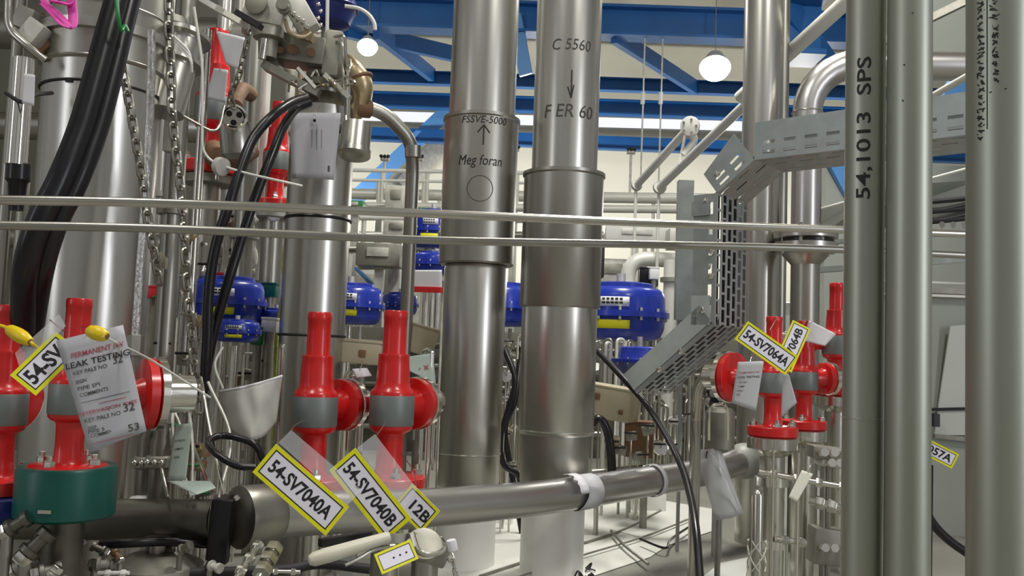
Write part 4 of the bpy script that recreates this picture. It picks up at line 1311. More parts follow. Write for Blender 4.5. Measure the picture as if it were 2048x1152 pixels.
pole('dull upright pipe behind the two hanging chains', 340, -200, 9999, 3.3, 20, 'steel_dark', ring_at=(90, 420))
pole('slim bright pipe beside the red high valve, running full height', 386, 60, 9999, 3.5, 9, 'tube')
pole('upright grey pipe rising beside the white sheet of the high valve', 500, -200, 556, 4.1, 19, 'steel_dark', ring_at=(60, 470))
pole('upright slender pipe with a white face behind the thin hoses', 523, 124, 560, 4.6, 9, 'whitepipe')
pole('dim upright pipe behind the thin hoses near the blue actuators', 470, 300, 9999, 5.2, 14, 'steel_dark')
pole('upright pipe just beside the tall black-banded pipe', 552, 300, 9999, 5.0, 10, 'steel', ring_at=(640,))
pole('shiny narrow cylinder at the picture edge with a white label', 40, 118, 330, 2.6, 20, 'bright')
pole('dull post at the very edge beside the shiny narrow cylinder', 4, -200, 9999, 2.9, 12, 'steel_dark')
pole('greenish post behind the thick hoses near the picture edge', 26, 330, 9999, 3.2, 11, 'steel_green')
pole('dim upright pipe between the chains and the slim bright pipe', 372, 560, 9999, 4.3, 12, 'steel_dark')
MB().tube(rounded([P(388, 14, 2.95), P(398, 80, 2.95), (P(405, 130, 2.95)), P(404, 318, 2.95), P(480, 344, 2.98), P(560, 362, 3.0), P(604, 372, 3.05)], 0.06), 2.8 * S(2.95), 10).single('bent_tube', 'thin pale tube bent at a right angle across the high red valve', 'tube', 'whitepipe')
MB().tube(rounded([P(352, 224, 3.0), P(428, 266, 3.05), P(440, 250, 3.1), P(448, 212, 3.2)], 0.03), 3 * S(3.0), 10).single('bent_tube', 'thin hooked tube from the chain to the high red valve', 'tube', 'tube')
MB().tube(rounded([P(205, 672, 1.88), P(300, 718, 2.1), P(420, 795, 2.2)], 0.04), 0.0028, 8).single('lead_wire', 'thin pale wire running from the yellow clip to the chains', 'wire', 'whitepipe')
for nm, a_, b_ in (('yellow plastic seal clip on the printed leak sheet valve', (174, 660, 1.90), (214, 673, 1.89)), ('yellow plastic seal clip beside the slanted tag 54-SV', (14, 656, 2.0), (60, 684, 1.97))):
    a, b = P(*a_), P(*b_)
    v = (b - a).normalized(); l = (b - a).length
    t = thing('seal_clip', nm, 'clip', a)
    MB().lathe([(0.006, 0), (0.013, l * .15), (0.016, l * .45), (0.0155, l * .7), (0.011, l * .95), (0.008, l)], a, v, 16).part('clip_body', 'yellowplastic', t)
    MB().lathe([(0.006, 0), (0.006, 0.006)], b - v * 0.004, v, 10).part('clip_hole', 'rust', t)
MB().tube(spline([P(-10, 650, 2.0), P(14, 656, 2.0), P(60, 684, 1.97), P(78, 700, 2.0)], 5), 0.004, 8).single('seal_strap', 'yellow strap end reaching from the picture edge to the clip', 'strap', 'yellowplastic')

# pink sling at the top corner
t = thing('webbing_sling', 'pink webbing sling looped at the top near the wide column', 'sling', P(112, 30, 2.55))
for pts_ in ([(84, -30, 2.6), (90, 4, 2.57), (110, 22, 2.53), (132, 44, 2.5), (144, 52, 2.5), (146, 30, 2.52), (140, -20, 2.56)],
             [(100, -30, 2.58), (106, 0, 2.55), (126, 6, 2.52), (142, 8, 2.52), (150, -14, 2.54)], [(88, 10, 2.56), (104, 26, 2.52), (124, 48, 2.49), (142, 56, 2.49)]):
    MB().tube(spline([P(*p) for p in pts_], 6), 0.013, 10, flat=(1, .35)).part('strap', 'pink', t)

# ------------------------------------------------------------------ valve assembly on top of the tall pipe
D = 3.7
zc0 = lambda py: zat(x0, y0, py)
t = thing('control_valve', 'cast grey control valve with yoke and actuator block on the tall black-banded pipe', 'valve', (x0, y0, zc0(166)))
s = S(D)
MB().lathe([(0.05, zc0(166)), (0.07, zc0(160)), (0.085, zc0(140)), (0.07, zc0(122)), (0.045, zc0(116))], (x0, y0, 0), seg=24).part('valve_body', 'cast', t)
for sx in (-1, 1):
    MB().beam(P(650 + sx * 26, 168, D), P(650 + sx * 16, 84, D), 0.022, 0.03, up=CF).part('yoke_arm', 'cast', t, smooth=False)
MB().cyl(P(650, 150, D), P(654, 66, D), 0.012).part('stem', 'bright', t)
MB().box(P(604, 106, D - .02), (0.22, 0.14, 0.115), Matrix.Rotation(R(6), 3, 'Y'), 0.012).part('actuator_block', 'cast', t)
MB().box(P(552, 112, D - .02), (0.055, 0.10, 0.12), Matrix.Rotation(R(6), 3, 'Y'), 0.01).part('end_block', 'cast', t)
MB().box(P(668, 112, D - .04), (0.07, 0.10, 0.19), Matrix.Rotation(R(4), 3, 'Y'), 0.012).part('positioner', 'cast', t)
for px, py, rr_ in ((585, 98, .02), (622, 104, .018), (560, 100, .014)):
    MB().cyl(P(px, py, D - .09), P(px, py, D - .12), rr_, seg=14).part('cover_screw', 'rust', t)
MB().beam(P(530, 132, D - .1), P(640, 190, D - .08), 0.03, 0.12, up=CF).part('bracket_arm', 'cast', t, smooth=False)
MB().beam(P(598, 138, D - .12), P(634, 178, D - .12), 0.012, 0.055, up=CF).part('pointer_plate', 'white', t, smooth=False)
MB().beam(P(650, 150, D - .1), P(700, 196, D - .1), 0.02, 0.036, up=CF).part('lever', 'castlight', t, smooth=False)
MB().cyl(P(654, 68, D), P(656, -60, D), 0.0075, seg=10).part('stem_rod', 'white', t)
for k, pts_ in enumerate(([(676, 72, 3.6), (684, 86, 3.6), (684, 130, 3.6), (690, 180, 3.6), (692, 250, 3.62)], [(668, 74, 3.6), (690, 70, 3.58), (692, 110, 3.58), (698, 170, 3.6), (698, 252, 3.62)],
                          [(700, 118, 3.6), (700, 138, 3.58), (694, 150, 3.58), (694, 230, 3.6)])):
    MB().tube(rounded([P(*p) for p in pts_], 0.02), 0.0055, 8).part('signal_tube', 'bright', t)
for k in range(9):
    a = random.uniform(0, 6.28)
    q = P(590 + k * 13, 176 + random.uniform(-14, 18), D - .13)
    MB().tube(spline([q, q + Vector((random.uniform(-.04, .04), -.03, random.uniform(.0, .05))), q + Vector((random.uniform(-.06, .06), .0, random.uniform(-.02, .06)))], 5), 0.005, 7).part('wire', 'brass' if k % 3 == 0 else 'bright', t)
# bulky light castings above and left of the block
t = thing('valve_gearbox', 'pale cast gearbox with ribs high above the actuator block', 'gearbox', P(560, 50, 3.6))
MB().box(P(540, 20, 3.62), (0.17, 0.15, 0.16), Matrix.Rotation(R(10), 3, 'Y'), 0.02).part('housing', 'castlight', t)
MB().box(P(602, 30, 3.56), (0.09, 0.08, 0.16), Matrix.Rotation(R(-32), 3, 'Y'), 0.015).part('rib_plate', 'castlight', t)
MB().lathe([(0.06, 0), (0.06, 0.04), (0.04, 0.05), (0.035, 0.12)], P(538, 58, 3.56), (0, 0, -1), 20).part('neck', 'cast', t)
MB().cyl(P(530, 78, 3.52), P(524, 118, 3.52), 0.016, seg=12).part('drain_tube', 'bright', t)
MB().lathe([(0.03, 0), (0.03, 0.02), (0.02, 0.02), (0.02, 0.04)], P(568, 14, 3.5), (0.1, -1, -0.1), 16).part('plug', 'cast', t)
MB().lathe([(0.045, 0), (0.045, 0.015), (0.03, 0.02), (0, 0.02)], P(514, 8, 3.53), (-0.1, -1, 0), 18).part('cover', 'cast', t)
MB().tube(spline([P(570, 40, 3.5), P(580, 66, 3.46), P(606, 74, 3.48), P(622, 66, 3.5)], 6), 0.008, 8).part('wire', 'brass', t)
MB().beam(P(600, 70, 3.55), P(626, 78, 3.55), .03, .05, up=CF).part('lug', 'brass', t, smooth=False)
for k in range(7):
    q = P(560 + 9 * k, 4 + 8 * k + random.uniform(-6, 6), 3.50)
    MB().lathe([(0.012, 0), (0.012, 0.014), (0.007, 0.02), (0, 0.02)], q, (0, -1, .1), 10).part('bolt', 'bright', t)
# hanging bracket linking the gearbox to the roof pipework
MB().cyl(P(520, 10, 3.7), P(505, -200, 3.7), 0.04).part('support_pipe', 'steel_dark', t)
# elbow and drain conduit
hose('yellow green twisted cable hanging beside the tall black-banded pipe', [(604, 192, 3.8), (590, 260, 3.95), (582, 380, 4.0), (578, 440, 4.0), (572, 480, 4.0), (566, 530, 4.0), (570, 570, 4.0), (560, 620, 4.0), (552, 700, 4.0), (546, 900, 4.0), (540, 1115, 4.0)], 4, 'yellowgreen', cat='cable', name='green_cable')
t = thing('drain_conduit', 'tan elbow and bent grey conduit running down beside the arrow-up pipe', 'pipe', P(826, 640, 3.9))
MB().tube(spline([P(694, 120, 3.75), P(706, 140, 3.72), P(722, 168, 3.72), P(722, 200, 3.74), P(706, 232, 3.76)], 8), [0.03, 0.045, 0.05, 0.042, 0.036], 18).part('elbow', 'brass', t)
MB().torus(P(704, 142, 3.72), (0.5, 0, -0.8), 0.043, 0.008).part('elbow_ring', 'brass', t)
MB().torus(P(720, 158, 3.72), (0.4, 0, -0.9), 0.05, 0.008).part('elbow_ring', 'rust', t)
MB().lathe([(0.04, 0), (0.042, 0.005), (0.042, 0.06), (0.036, 0.065)], P(712, 214, 3.74), P(752, 218, 3.78) - P(712, 214, 3.74), 18).part('union_nut', 'rust', t)
MB().tube(rounded([P(728, 212, 3.76), P(772, 228, 3.8), P(822, 280, 3.85), P(826, 330, 3.9), P(812, 650, 3.95), P(806, 790, 3.95)], 0.12), 13.5 * S(3.9), 16).part('conduit', 'steel_dark', t)
MB().lathe([(0.036, 0), (0.036, 0.05)], P(826, 292, 3.86), P(826, 312, 3.86) - P(826, 292, 3.86), 16).part('coupling', 'steel_dark', t)
cq = P(806, 790, 3.95)
MB().cyl(cq, (cq.x, cq.y, 0), 0.028, seg=16).part('conduit', 'steel_dark', t)
# steel cup on the side of the tall pipe
t = thing('steel_cup', 'shiny steel cup socket fixed to the tall pipe beside the hanging white sheet', 'socket', P(708, 300, 3.56))
ca, cb = P(714, 250, 3.56), P(708, 308, 3.52)
MB().lathe([(0.052, 0), (0.060, 0.004), (0.060, 0.11), (0.066, 0.114), (0.066, 0.135), (0.056, 0.138), (0.03, 0.13)], ca, cb - ca, 30).part('cup_wall', 'steel', t)
MB().tube([P(702, 246, 3.56), P(692, 250, 3.6), P(676, 262, 3.66)], 0.02, 10).part('fixing_arm', 'steel_dark', t)

# ------------------------------------------------------------------ upper left equipment behind the chains
t = thing('spoked_flange', 'chrome flange face with three openings on a grey drum behind the bent tube', 'flange', P(466, 280, 3.5))
c = P(468, 234, 3.48)
ax = (CP - c).normalized()
MB().lathe([(0.03, -0.01), (0.05, -0.012), (0.05, 0.012), (0.042, 0.014), (0.036, 0.004), (0.0, 0.004)], c, ax, 28).part('face', 'bright', t)
for k in range(3):
    a = k * 2.094 + .5
    u, w, _ = frame(ax)
    q = c + (u * math.cos(a) + w * math.sin(a)) * 0.022 + ax * 0.006
    MB().lathe([(0.012, 0), (0.012, 0.003), (0, 0.003)], q, ax, 12).part('opening', 'black', t)
MB().tube([P(474, 268, 3.6), P(498, 272, 4.08)], 0.03, 12).part('drum_arm', 'steel', t)
MB().lathe([(0.06, 0), (0.066, 0.02), (0.066, 0.12), (0.05, 0.14)], P(470, 246, 3.56), (0.1, 0.2, -1), 24).part('drum', 'steel', t)
MB().tube(rounded([P(428, 300, 4.3), P(430, 316, 4.1), P(470, 318, 4.0), P(500, 300, 4.09)], 0.05), 0.05, 16).single('brown_pipe', 'brown primed pipe stub under the chrome spoked flange', 'pipe', 'rust')
MB().tube(rounded([P(502, 190, 4.08), P(484, 176, 4.0), P(470, 200, 3.85), P(470, 216, 3.66)], 0.04), 0.034, 14).single('brown_pipe', 'brown bent pipe just above the chrome spoked flange', 'pipe', 'rust')
t = thing('flanged_nozzle', 'grey flanged nozzle with white wire cage beside the chain at the column top', 'nozzle', P(352, 120, 2.95))
MB().lathe([(0.07, 0), (0.088, 0.005), (0.088, 0.02), (0.066, 0.024), (0.064, 0.10), (0.08, 0.104), (0.08, 0.118), (0.06, 0.122), (0.06, .3)], P(372, 70, 3.05), P(348, 160, 3.0) - P(372, 70, 3.05), 30).part('nozzle_shell', 'steel', t)
for k in range(3):
    MB().tube(rounded([P(348 + k * 4, 72 + k * 10, 2.9), P(378 + k * 2, 100 + k * 9, 2.88), P(384, 128 + k * 8, 2.9)], 0.03), 0.004, 7).part('cage_wire', 'white', t)
MB().lathe([(0.11, 0), (0.13, 0.004), (0.13, 0.03), (0.11, 0.034), (0.10, 0.034), (0.10, 0.2)], P(300, 50, 3.2), P(340, 190, 3.2) - P(300, 20, 3.2), 32).single('pipe_flange', 'large slanted grey pipe flange at the column top behind the chain', 'flange', 'steel_dark')
for k, (px, py, dd, mm) in enumerate(((54, 40, 2.8, 'cast'), (70, 66, 2.75, 'castlight'), (84, 94, 2.8, 'rust'))):
    MB().box(P(px, py, dd), (0.06, 0.06, 0.07), Matrix.Rotation(R(20 + 15 * k), 3, 'Y'), 0.008).single('valve_block', ('dark cast block at the top picture corner near the pink sling', 'pale cast block just beneath the pink sling corner', 'brown block under the pale one near the shiny cylinder')[k], 'valve', mm)
MB().tube(rounded([P(18, -20, 2.7), P(16, 60, 2.7), P(60, 96, 2.7), P(90, 120, 2.72)], 0.04), 0.012, 10).single('bent_tube', 'bent tube in the top picture corner above the shiny cylinder', 'tube', 'tube')
MB().tube(spline([P(12, 186, 2.55), P(44, 204, 2.52), P(70, 190, 2.56), P(104, 186, 2.7)], 6), 0.006, 8).single('cable_tie', 'dark strap end tying the shiny cylinder to the column', 'strap', 'blackmatt')
MB().lathe([(.03, 0), (.034, .004), (.034, .05), (.026, .06), (.02, .14)], P(38, 326, 2.6), (0, 0.02, -1), 16).single('hose_fitting', 'dark fitting under the shiny narrow cylinder', 'fitting', 'black')
for k, (px, py, rot) in enumerate(((430, 14, 20), (462, 32, 34), (500, 40, 10))):
    MB().beam(P(px - 26, py - 14, 3.3), P(px + 22, py + 14, 3.3), 0.02, 0.05, up=CF).single('slanted_plate', ('white slanted plate above the high red valve, topmost', 'cream slanted plate above the high red valve', 'dark slanted plate beside the white ones above the high red valve')[k], 'plate', ('white', 'cream', 'blackmatt')[k], smooth=False)
MB().lathe([(0.014, -.014), (0.03, -.012), (0.03, 0.012), (0.014, .014)], P(442, 333, 2.965), (1, -.6, -.3), 20).single('pipe_coupling', 'pale coupling ring on the bent thin tube', 'coupling', 'castlight')
MB().box(P(346, 246, 3.262), (0.05, 0.05, 0.22), None, 0.006).single('junction_box', 'narrow grey box with pale edges behind the chain and slim pipe', 'box', 'castlight')

# ------------------------------------------------------------------ white slanting pipes and the tray side of the hall
MB().tube([P(1480, 196, 5.4), P(1790, -85, 4.4)], 15 * S(4.9), 20).single('slanting_pipe', 'thick white slanting pipe rising to the roof behind the number-marked pipe', 'pipe', 'whitepipe')
for a_, b_, rp, lab in (((1318, 376, 7.4), (1500, 200, 5.8), 9, 'white slanting handrail pipe nearest the tray corner'), ((1272, 372, 7.8), (1372, 262, 6.9), 8, 'white slanting pipe leading up to the round end flange')):
    a, b = P(*a_), P(*b_)
    t = thing('slanting_pipe', lab, 'pipe', a)
    MB().tube([a, b], rp * S((a_[2] + b_[2]) / 2), 14).part('pipe_shell', 'whitepipe', t)
    MB().cyl((a.x, a.y, 0), (a.x, a.y, a.z), .014, seg=8).part('support_post', 'whitepipe', t)
    MB().lathe([(rp * 1.6 * S(7), 0), (rp * 1.6 * S(7), 0.03)], a, b - a, 14).part('end_collar', 'castlight', t)
c = P(1380, 252, 6.8)
t = thing('end_flange', 'white round pipe end flange above the slanting handrails', 'flange', c)
MB().lathe([(0.04, -0.12), (0.04, -0.02), (0.072, -0.016), (0.076, 0.0), (0.072, 0.02), (0.03, 0.03), (0, 0.03)], c, (CP - c + Vector((-1.2, 0, 0))), 24).part('flange_disc', 'whitepipe', t)
MB().tube(rounded([c + Vector((0, .08, 0)), P(1392, 280, 6.9), P(1366, 310, 6.9)], .05), 0.03, 12).part('neck', 'whitepipe', t)
for k in range(5):
    a = k * 1.2566
    u, w, ax = frame(CP - c + Vector((-1.2, 0, 0)))
    MB().cyl(c + (u * math.cos(a) + w * math.sin(a)) * .052, c + (u * math.cos(a) + w * math.sin(a)) * .052 + ax * .04, .009, seg=6).part('bolt', 'cast', t)
q0, q1 = P(1372, 262, 6.9), P(1358, 330, 6.9)
MB().cyl(q0, q1, .012).single('hanger_rod', 'short white rod hanging below the round end flange', 'rod', 'whitepipe')

# things behind and between the three near grey pipes
MB().plate([P(1640, 420, 5.2), P(1780, 372, 4.9), P(1960, 360, 4.8), P(1960, 425, 4.8), P(1640, 470, 5.2)], (0.2, -1, 0), 0.02).single('duct_panel', 'grey green sloping duct panel behind the grey pipes', 'panel', 'panel', smooth=False)
MB().tube([P(1640, 418, 5.1), P(1960, 330, 4.75)], 0.008, 8).single('panel_edging', 'pale edging bar on top of the sloping duct panel', 'bar', 'whitepipe')
MB().plate([P(1750, -60, 6.2), P(2060, -60, 6.2), P(2060, 110, 6.2), P(1750, 110, 6.2)], (0, -1, 0), 0.03).single('duct_panel', 'dark grey duct panel high between the grey pipes', 'panel', 'panel', smooth=False)
MB().beam(P(1740, 96, 6.0), P(2060, -60, 5.4), 0.03, 0.05).single('slanting_bar', 'dark slanting bar across the high duct panel', 'bar', 'cast', smooth=False)
MB().tube([P(1840, 206, 4.1), P(2120, 48, 3.45)], 0.016, 10).single('slanting_bar', 'pale slanting tube under the level end of the elbow pipe', 'bar', 'whitepipe')
# enclosure
cb = [P(1630, 590, 4.9), P(2140, 560, 4.4)]
t = thing('equipment_cabinet', 'tall grey cabinet with pale lower panel cut along a slanted shadow behind the grey pipes', 'cabinet', (cb[0].x + .6, cb[0].y + .3, 0))
xl, yl = cb[0].x + 0.35, 4.9
zt_ = zat(xl + .3, yl, 590)
MB().box((xl + 1.0, yl + 0.3, zt_ / 2), (2.0, 0.6, zt_)).part('cabinet_body', 'panel', t, smooth=False)
for py, hh, mm in ((566, 0.012, 'white'), (582, 0.03, 'cast'), (592, 0.012, 'white')):
    z = zat(xl + .3, yl, py)
    MB().box((xl + 1.0, yl - 0.02, z), (2.0, 0.05, hh)).part('top_rail', mm, t, smooth=False)
MB().plate([P(1868, 870, 4.85), P(1900, 652, 4.85), P(2050, 640, 4.85), P(2050, 870, 4.85)], (0, -1, 0), 0.012).part('lit_panel', 'panellight', t, smooth=False)  # paler plate whose slanted edge draws the shadow across the cabinet
MB().plate([P(1860, 816, 4.84), P(2050, 812, 4.84), P(2050, 818, 4.84), P(1860, 822, 4.84)], (0, -1, 0), 0.012).part('seam', 'blackmatt', t, smooth=False)
MB().plate([P(1868, 868, 4.83), P(1960, 876, 4.83), P(1960, 886, 4.83), P(1868, 876, 4.83)], (0, -1, 0), 0.02).part('shelf_edge', 'cast', t, smooth=False)
MB().box(P(1870, 840, 4.8), (0.03, 0.05, 0.07)).part('latch', 'black', t, smooth=False)
zmid = [zat(xl + .3, yl, q) for q in (430, 458, 470, 520)]
t = thing('cable_rack', 'grey cable rack with bundled black cables behind the plain grey pipe', 'cable rack', (xl + 1, yl, zt_))
for py, th2 in ((466, .02), (520, .03)):
    MB().beam(P(1640, py + 20, 5.0), P(2060, py - 10, 4.7), 0.06, th2).part('rack_rail', 'galv', t, smooth=False)
MB().beam(P(1745, 590, 4.95), P(1745, 400, 4.95), .03, .03, up=CF).part('rack_post', 'galv', t, smooth=False)
for k in range(5):
    MB().tube(spline([P(1700, 456 - k * 10, 4.95), P(1800, 448 - k * 10, 4.85), P(1880, 442 - k * 10 + (k % 2) * 8, 4.8), P(1960, 434 - k * 10, 4.75), P(2060, 426 - k * 10, 4.7)], 6), 0.014, 8).single('rack_cable', 'black cable lying in the rack behind the plain grey pipe', 'cable', 'blackmatt', group='black cables in the rack')
for k in range(3):
    MB().cyl(P(1884 + k * 22, 452, 4.72), P(1884 + k * 22, 448, 4.66), 0.014, seg=10).single('cable_gland', 'bright cable gland in a row under the black cables', 'gland', 'bright', group='cable glands on the rack')

# right lower cluster below the tagged valve
def fitting_line(name, label, a_, b_, rp, m='bright', n=4, cat='tube'):
    a, b = P(*a_), P(*b_)
    t = thing(name, label, cat, (a + b) / 2)
    r = rp * S((a_[2] + b_[2]) / 2)
    MB().cyl(a, b, r, seg=12).part('tube_run', m, t)
    v = b - a
    for k in range(n):
        f = (k + .5) / n
        MB().hexnut(a + v * f, v, r * 1.7, r * 2.2).part('compression_nut', m, t)
    return t


fitting_line('fitting_tube', 'bright level tube with compression nuts across the valve column', (1518, 944, 3.16), (1700, 976, 3.1), 6)
fitting_line('fitting_tube', 'short bright level tube under the one with the strip tag', (1618, 1000, 3.3), (1692, 1020, 3.25), 8, n=3)
fitting_line('fitting_tube', 'short level tube with nuts at the foot of the valve column', (1548, 1078, 3.1), (1612, 1086, 3.1), 6, n=2)
for k, (px, py0, py1, rp, dd, mm, lab) in enumerate(((1546, 905, 9999, 3, 3.12, 'bright', 'bright thin upright tube running in front of the valve column'), (1596, 905, 9999, 3, 3.1, 'bright', 'bright thin upright tube just behind the white strip tag'),
                                      (1562, 1086, 9999, 3, 3.05, 'bright', 'bright thin tube at the foot of the valve column'), (1574, 1090, 9999, 3, 3.05, 'tube', 'dull thin tube at the foot of the valve column'))):
    pole(lab, px, py0, py1, dd, rp, mm, 'instrument_tube')
x, y = upright(1515, 1030, 3.0)
t = thing('capped_pipe', 'short capped steel pipe standing with a mesh sleeve by the valve column', 'pipe', (x, y, 0))
r = 12 * S(3.0)
MB().lathe([(r, 0), (r, zat(x, y, 992)), (r * .8, zat(x, y, 984)), (r * .4, zat(x, y, 980)), (0, zat(x, y, 979))], (x, y, 0), seg=22).part('pipe_shell', 'tube', t)
z0, z1 = zat(x, y, 1140), zat(x, y, 1080)
for k in range(8):
    MB().tube([Vector((x + (r + .01) * math.cos(a), y + (r + .01) * math.sin(a), z0 + (z1 - z0) * i / 12)) for i, a in enumerate([(k * PI / 4 + (1 if k % 2 else -1) * i * 0.2) for i in range(13)])], 0.0025, 5).part('sleeve_wire', 'castlight', t)
for k, (px, py, wx, hz) in enumerate(((1650, 905, .13, .05), (1660, 925, .10, .03), (1650, 1090, .12, .14))):
    q = P(px, py, 3.5)
    t = thing('valve_manifold', ('dark valve manifold beside the valve column, topmost', 'pale bracketed manifold beside the valve column, second down', 'squarish grey manifold block beside the column foot')[k], 'manifold', q)
    MB().box(q, (wx, .1, hz), Matrix.Rotation(R(5), 3, 'Y'), .01).part('manifold_block', ('cast', 'castlight', 'cast')[k], t)
    for j in range(3):
        v = Vector((wx * (-.3 + .3 * j), -.05, 0))
        MB().lathe([(.012, 0), (.012, .02), (.007, .02), (.007, .05), (.016, .052), (.016, .06)], q + v, (0, -1, .2), 12).part('valve_knob', 'bright', t)
    MB().cyl((q.x, q.y + .02, 0), (q.x, q.y + .02, q.z - hz / 2), .012, seg=8).part('support_post', 'cast', t)
# outlet neck of tagged valve: bare steel fitting at its side
c = P(1440, 745, 3.45)
t = thing('outlet_fitting', 'bare steel outlet bend beside the tagged red valve', 'fitting', c)
MB().tube(rounded([P(1452, 738, 3.42), P(1420, 742, 3.5), P(1396, 770, 3.56), P(1392, 840, 3.6)], .08), 0.022, 14).part('bend', 'tube', t)
MB().cyl(P(1392, 838, 3.6), (P(1392, 838, 3.6).x, P(1392, 838, 3.6).y, 0), 0.022).part('down_leg', 'tube', t)
# bigger fitting drum beneath it
x, y = upright(1440, 860, 3.7)
t = thing('filter_drum', 'steel filter drum with tube loop beneath the tagged outlet', 'filter', (x, y, 0))
MB().lathe([(.012, 0), (.012, zat(x, y, 905)), (.04, zat(x, y, 900)), (.06, zat(x, y, 896)), (.06, zat(x, y, 824)), (.045, zat(x, y, 816)), (.02, zat(x, y, 814))], (x, y, 0), seg=24).part('drum', 'cast', t)
MB().tube(rounded([P(1418, 880, 3.6), P(1418, 812, 3.58), P(1448, 806, 3.56), P(1456, 820, 3.58), P(1456, 880, 3.6)], .03), .006, 8).part('tube_loop', 'bright', t)

# ------------------------------------------------------------------ instrument clutter behind the pipes
rnd = random.Random(21)
_ha, _hb = P(1184, 946, 4.5), P(1446, 926, 4.5)
t = thing('tube_header', 'slim level header tube carrying the tube thicket behind the level pipe', 'tube', (_ha.x, _ha.y, 0))
MB().cyl(_ha, _hb, .022, seg=14).part('header_tube', 'steel_dark', t)
for f in (.04, .95):
    q = _ha * (1 - f) + _hb * f
    MB().cyl((q.x, q.y, 0), q, .012, seg=8).part('leg', 'steel_dark', t)


def base_z(x, y):
    f = (x - _ha.x) / (_hb.x - _ha.x)
    if 0 < f < 1 and abs(_ha.y * (1 - f) + _hb.y * f - y) < 0.12:
        return _ha.z * (1 - f) + _hb.z * f
    return 0.0


def needle_valve(px, py, d, label, group=None, s=1.0, m='bright', knob='black'):
    q = P(px, py, d)
    t = thing('needle_valve', label, 'valve', q, group)
    MB().box(q, (.05 * s, .04 * s, .04 * s), Matrix.Rotation(rnd.uniform(-.4, .4), 3, 'Y'), .006 * s).part('valve_body', m, t)
    v = Vector((rnd.uniform(-.4, .4), -1, rnd.uniform(0, .8)))
    MB().lathe([(.014 * s, 0), (.014 * s, .03 * s), (.007 * s, .032 * s), (.007 * s, .06 * s)], q, v, 10).part('stem', m, t)
    e = q + v.normalized() * .06 * s
    u, w, _ = frame(v)
    MB().cyl(e - u * .03 * s, e + u * .03 * s, .005 * s, seg=8).part('handle', knob, t)
    MB().cyl(q, (q.x, q.y, base_z(q.x, q.y)), .006, seg=8).part('feed_tube', 'tube', t)
    return t


def gauge(px, py, d, label, rpx=16):
    q = P(px, py, d)
    r = rpx * S(d)
    ax = (CP - q).normalized()
    t = thing('pressure_gauge', label, 'gauge', q)
    MB().lathe([(r * .9, -r * .5), (r, -r * .45), (r, 0.0), (r * .88, r * .05), (r * .86, -.002)], q, ax, 24).part('case', 'bright', t)
    MB().lathe([(r * .86, 0), (0, 0.001)], q - ax * .001, ax, 24, caps=False).part('dial', 'paper', t)
    u, w, _ = frame(ax)
    MB().plate([q + ax * .003 + u * r * .05, q + ax * .003 - u * r * .05, q + ax * .003 + w * r * .7], ax, .001).part('needle', 'ink', t, smooth=False)
    MB().cyl(q - ax * r * .25, Vector((q.x, q.y, base_z(q.x, q.y))) - ax * r * .25, r * .14, seg=8).part('stem', 'tube', t)
    return t


def loop_tube(px, py0, py1, d, w, rp, label, group, m='tube', hook=True):
    """impulse tube standing on the floor and bending over at its top"""
    x, y = upright(px, py0, d)
    z1 = zat(x, y, py0)
    ex = w * S(d)
    pts_ = [Vector((x, y, base_z(x, y))), Vector((x, y, z1)), Vector((x + ex, y + .03, z1)), Vector((x + ex, y + .03, zat(x + ex, y + .03, py1)))]
    return MB().tube(rounded(pts_, 0.03), rp * S(d), 8).single('impulse_tube', label, 'tube', m, group=group)


G1 = 'impulse tubes beside the cone shaped actuator'
for px, py0, py1, w, d, rp in ((1352, 720, 800, 14, 4.5, 4), (1380, 728, 850, 10, 4.5, 3.5), (1400, 806, 900, 20, 4.5, 3), (1388, 815, 905, -14, 4.5, 3), (1372, 800, 920, 16, 4.5, 3), (1336, 812, 880, -16, 4.5, 3),
                           (1408, 818, 900, -10, 4.5, 3), (1396, 812, 910, 8, 4.5, 2.5), (1310, 800, 900, 20, 4.5, 3), (1350, 770, 880, 26, 4.5, 3), (1362, 830, 900, 18, 4.5, 3), (1328, 840, 910, 12, 4.5, 3), (1384, 840, 920, -10, 4.5, 3)):
    loop_tube(px, py0, py1, d, w, rp, 'thin bent impulse tube among those beside the blue cone actuator', G1)
G2 = 'impulse tubes below the large blue drum'
for k in range(9):
    loop_tube(1190 + k * 11, 676 + rnd.uniform(0, 40), 780, 5.4 + rnd.uniform(-.3, .4), rnd.choice((-12, 10, 16)), rnd.uniform(2, 3.4), 'thin pale tube among those under the large blue drum actuator', G2, rnd.choice(('tube', 'whitepipe', 'steel_dark')))
G3 = 'impulse tubes in the gap between the insulated pipes'
for k in range(8):
    loop_tube(1000 + k * 6, 680 + rnd.uniform(-10, 180), 940, 4.9 + rnd.uniform(-.2, .4), rnd.choice((-10, 10, 14)), rnd.uniform(2, 3.5), 'thin bright tube among those in the gap between the insulated pipes', G3, rnd.choice(('bright', 'tube', 'brass')))
G4 = 'tubes crowding behind the chains'
for k in range(16):
    loop_tube(325 + rnd.uniform(0, 95), 420 + rnd.uniform(0, 400), 900, 3.8 + rnd.uniform(-.5, .6), rnd.choice((-14, 10, 18)), rnd.uniform(2, 4), 'thin tube among those crowding behind the hanging chains', G4, rnd.choice(('bright', 'tube', 'brass', 'steel_dark', 'castlight')))
G5 = 'tubes standing behind the thin black hoses'
for k in range(16):
    loop_tube(440 + rnd.uniform(0, 130), 400 + rnd.uniform(0, 160) if k < 9 else 690 + rnd.uniform(0, 80), 900, 4.9 + rnd.uniform(-.2, .6), rnd.choice((-20, 14, 22)), rnd.uniform(2, 4.5), 'thin tube among those standing behind the thin black hoses', G5, rnd.choice(('tube', 'castlight', 'brass', 'steel_dark', 'whitepipe')))
G6 = 'tubes beside the central red valves'
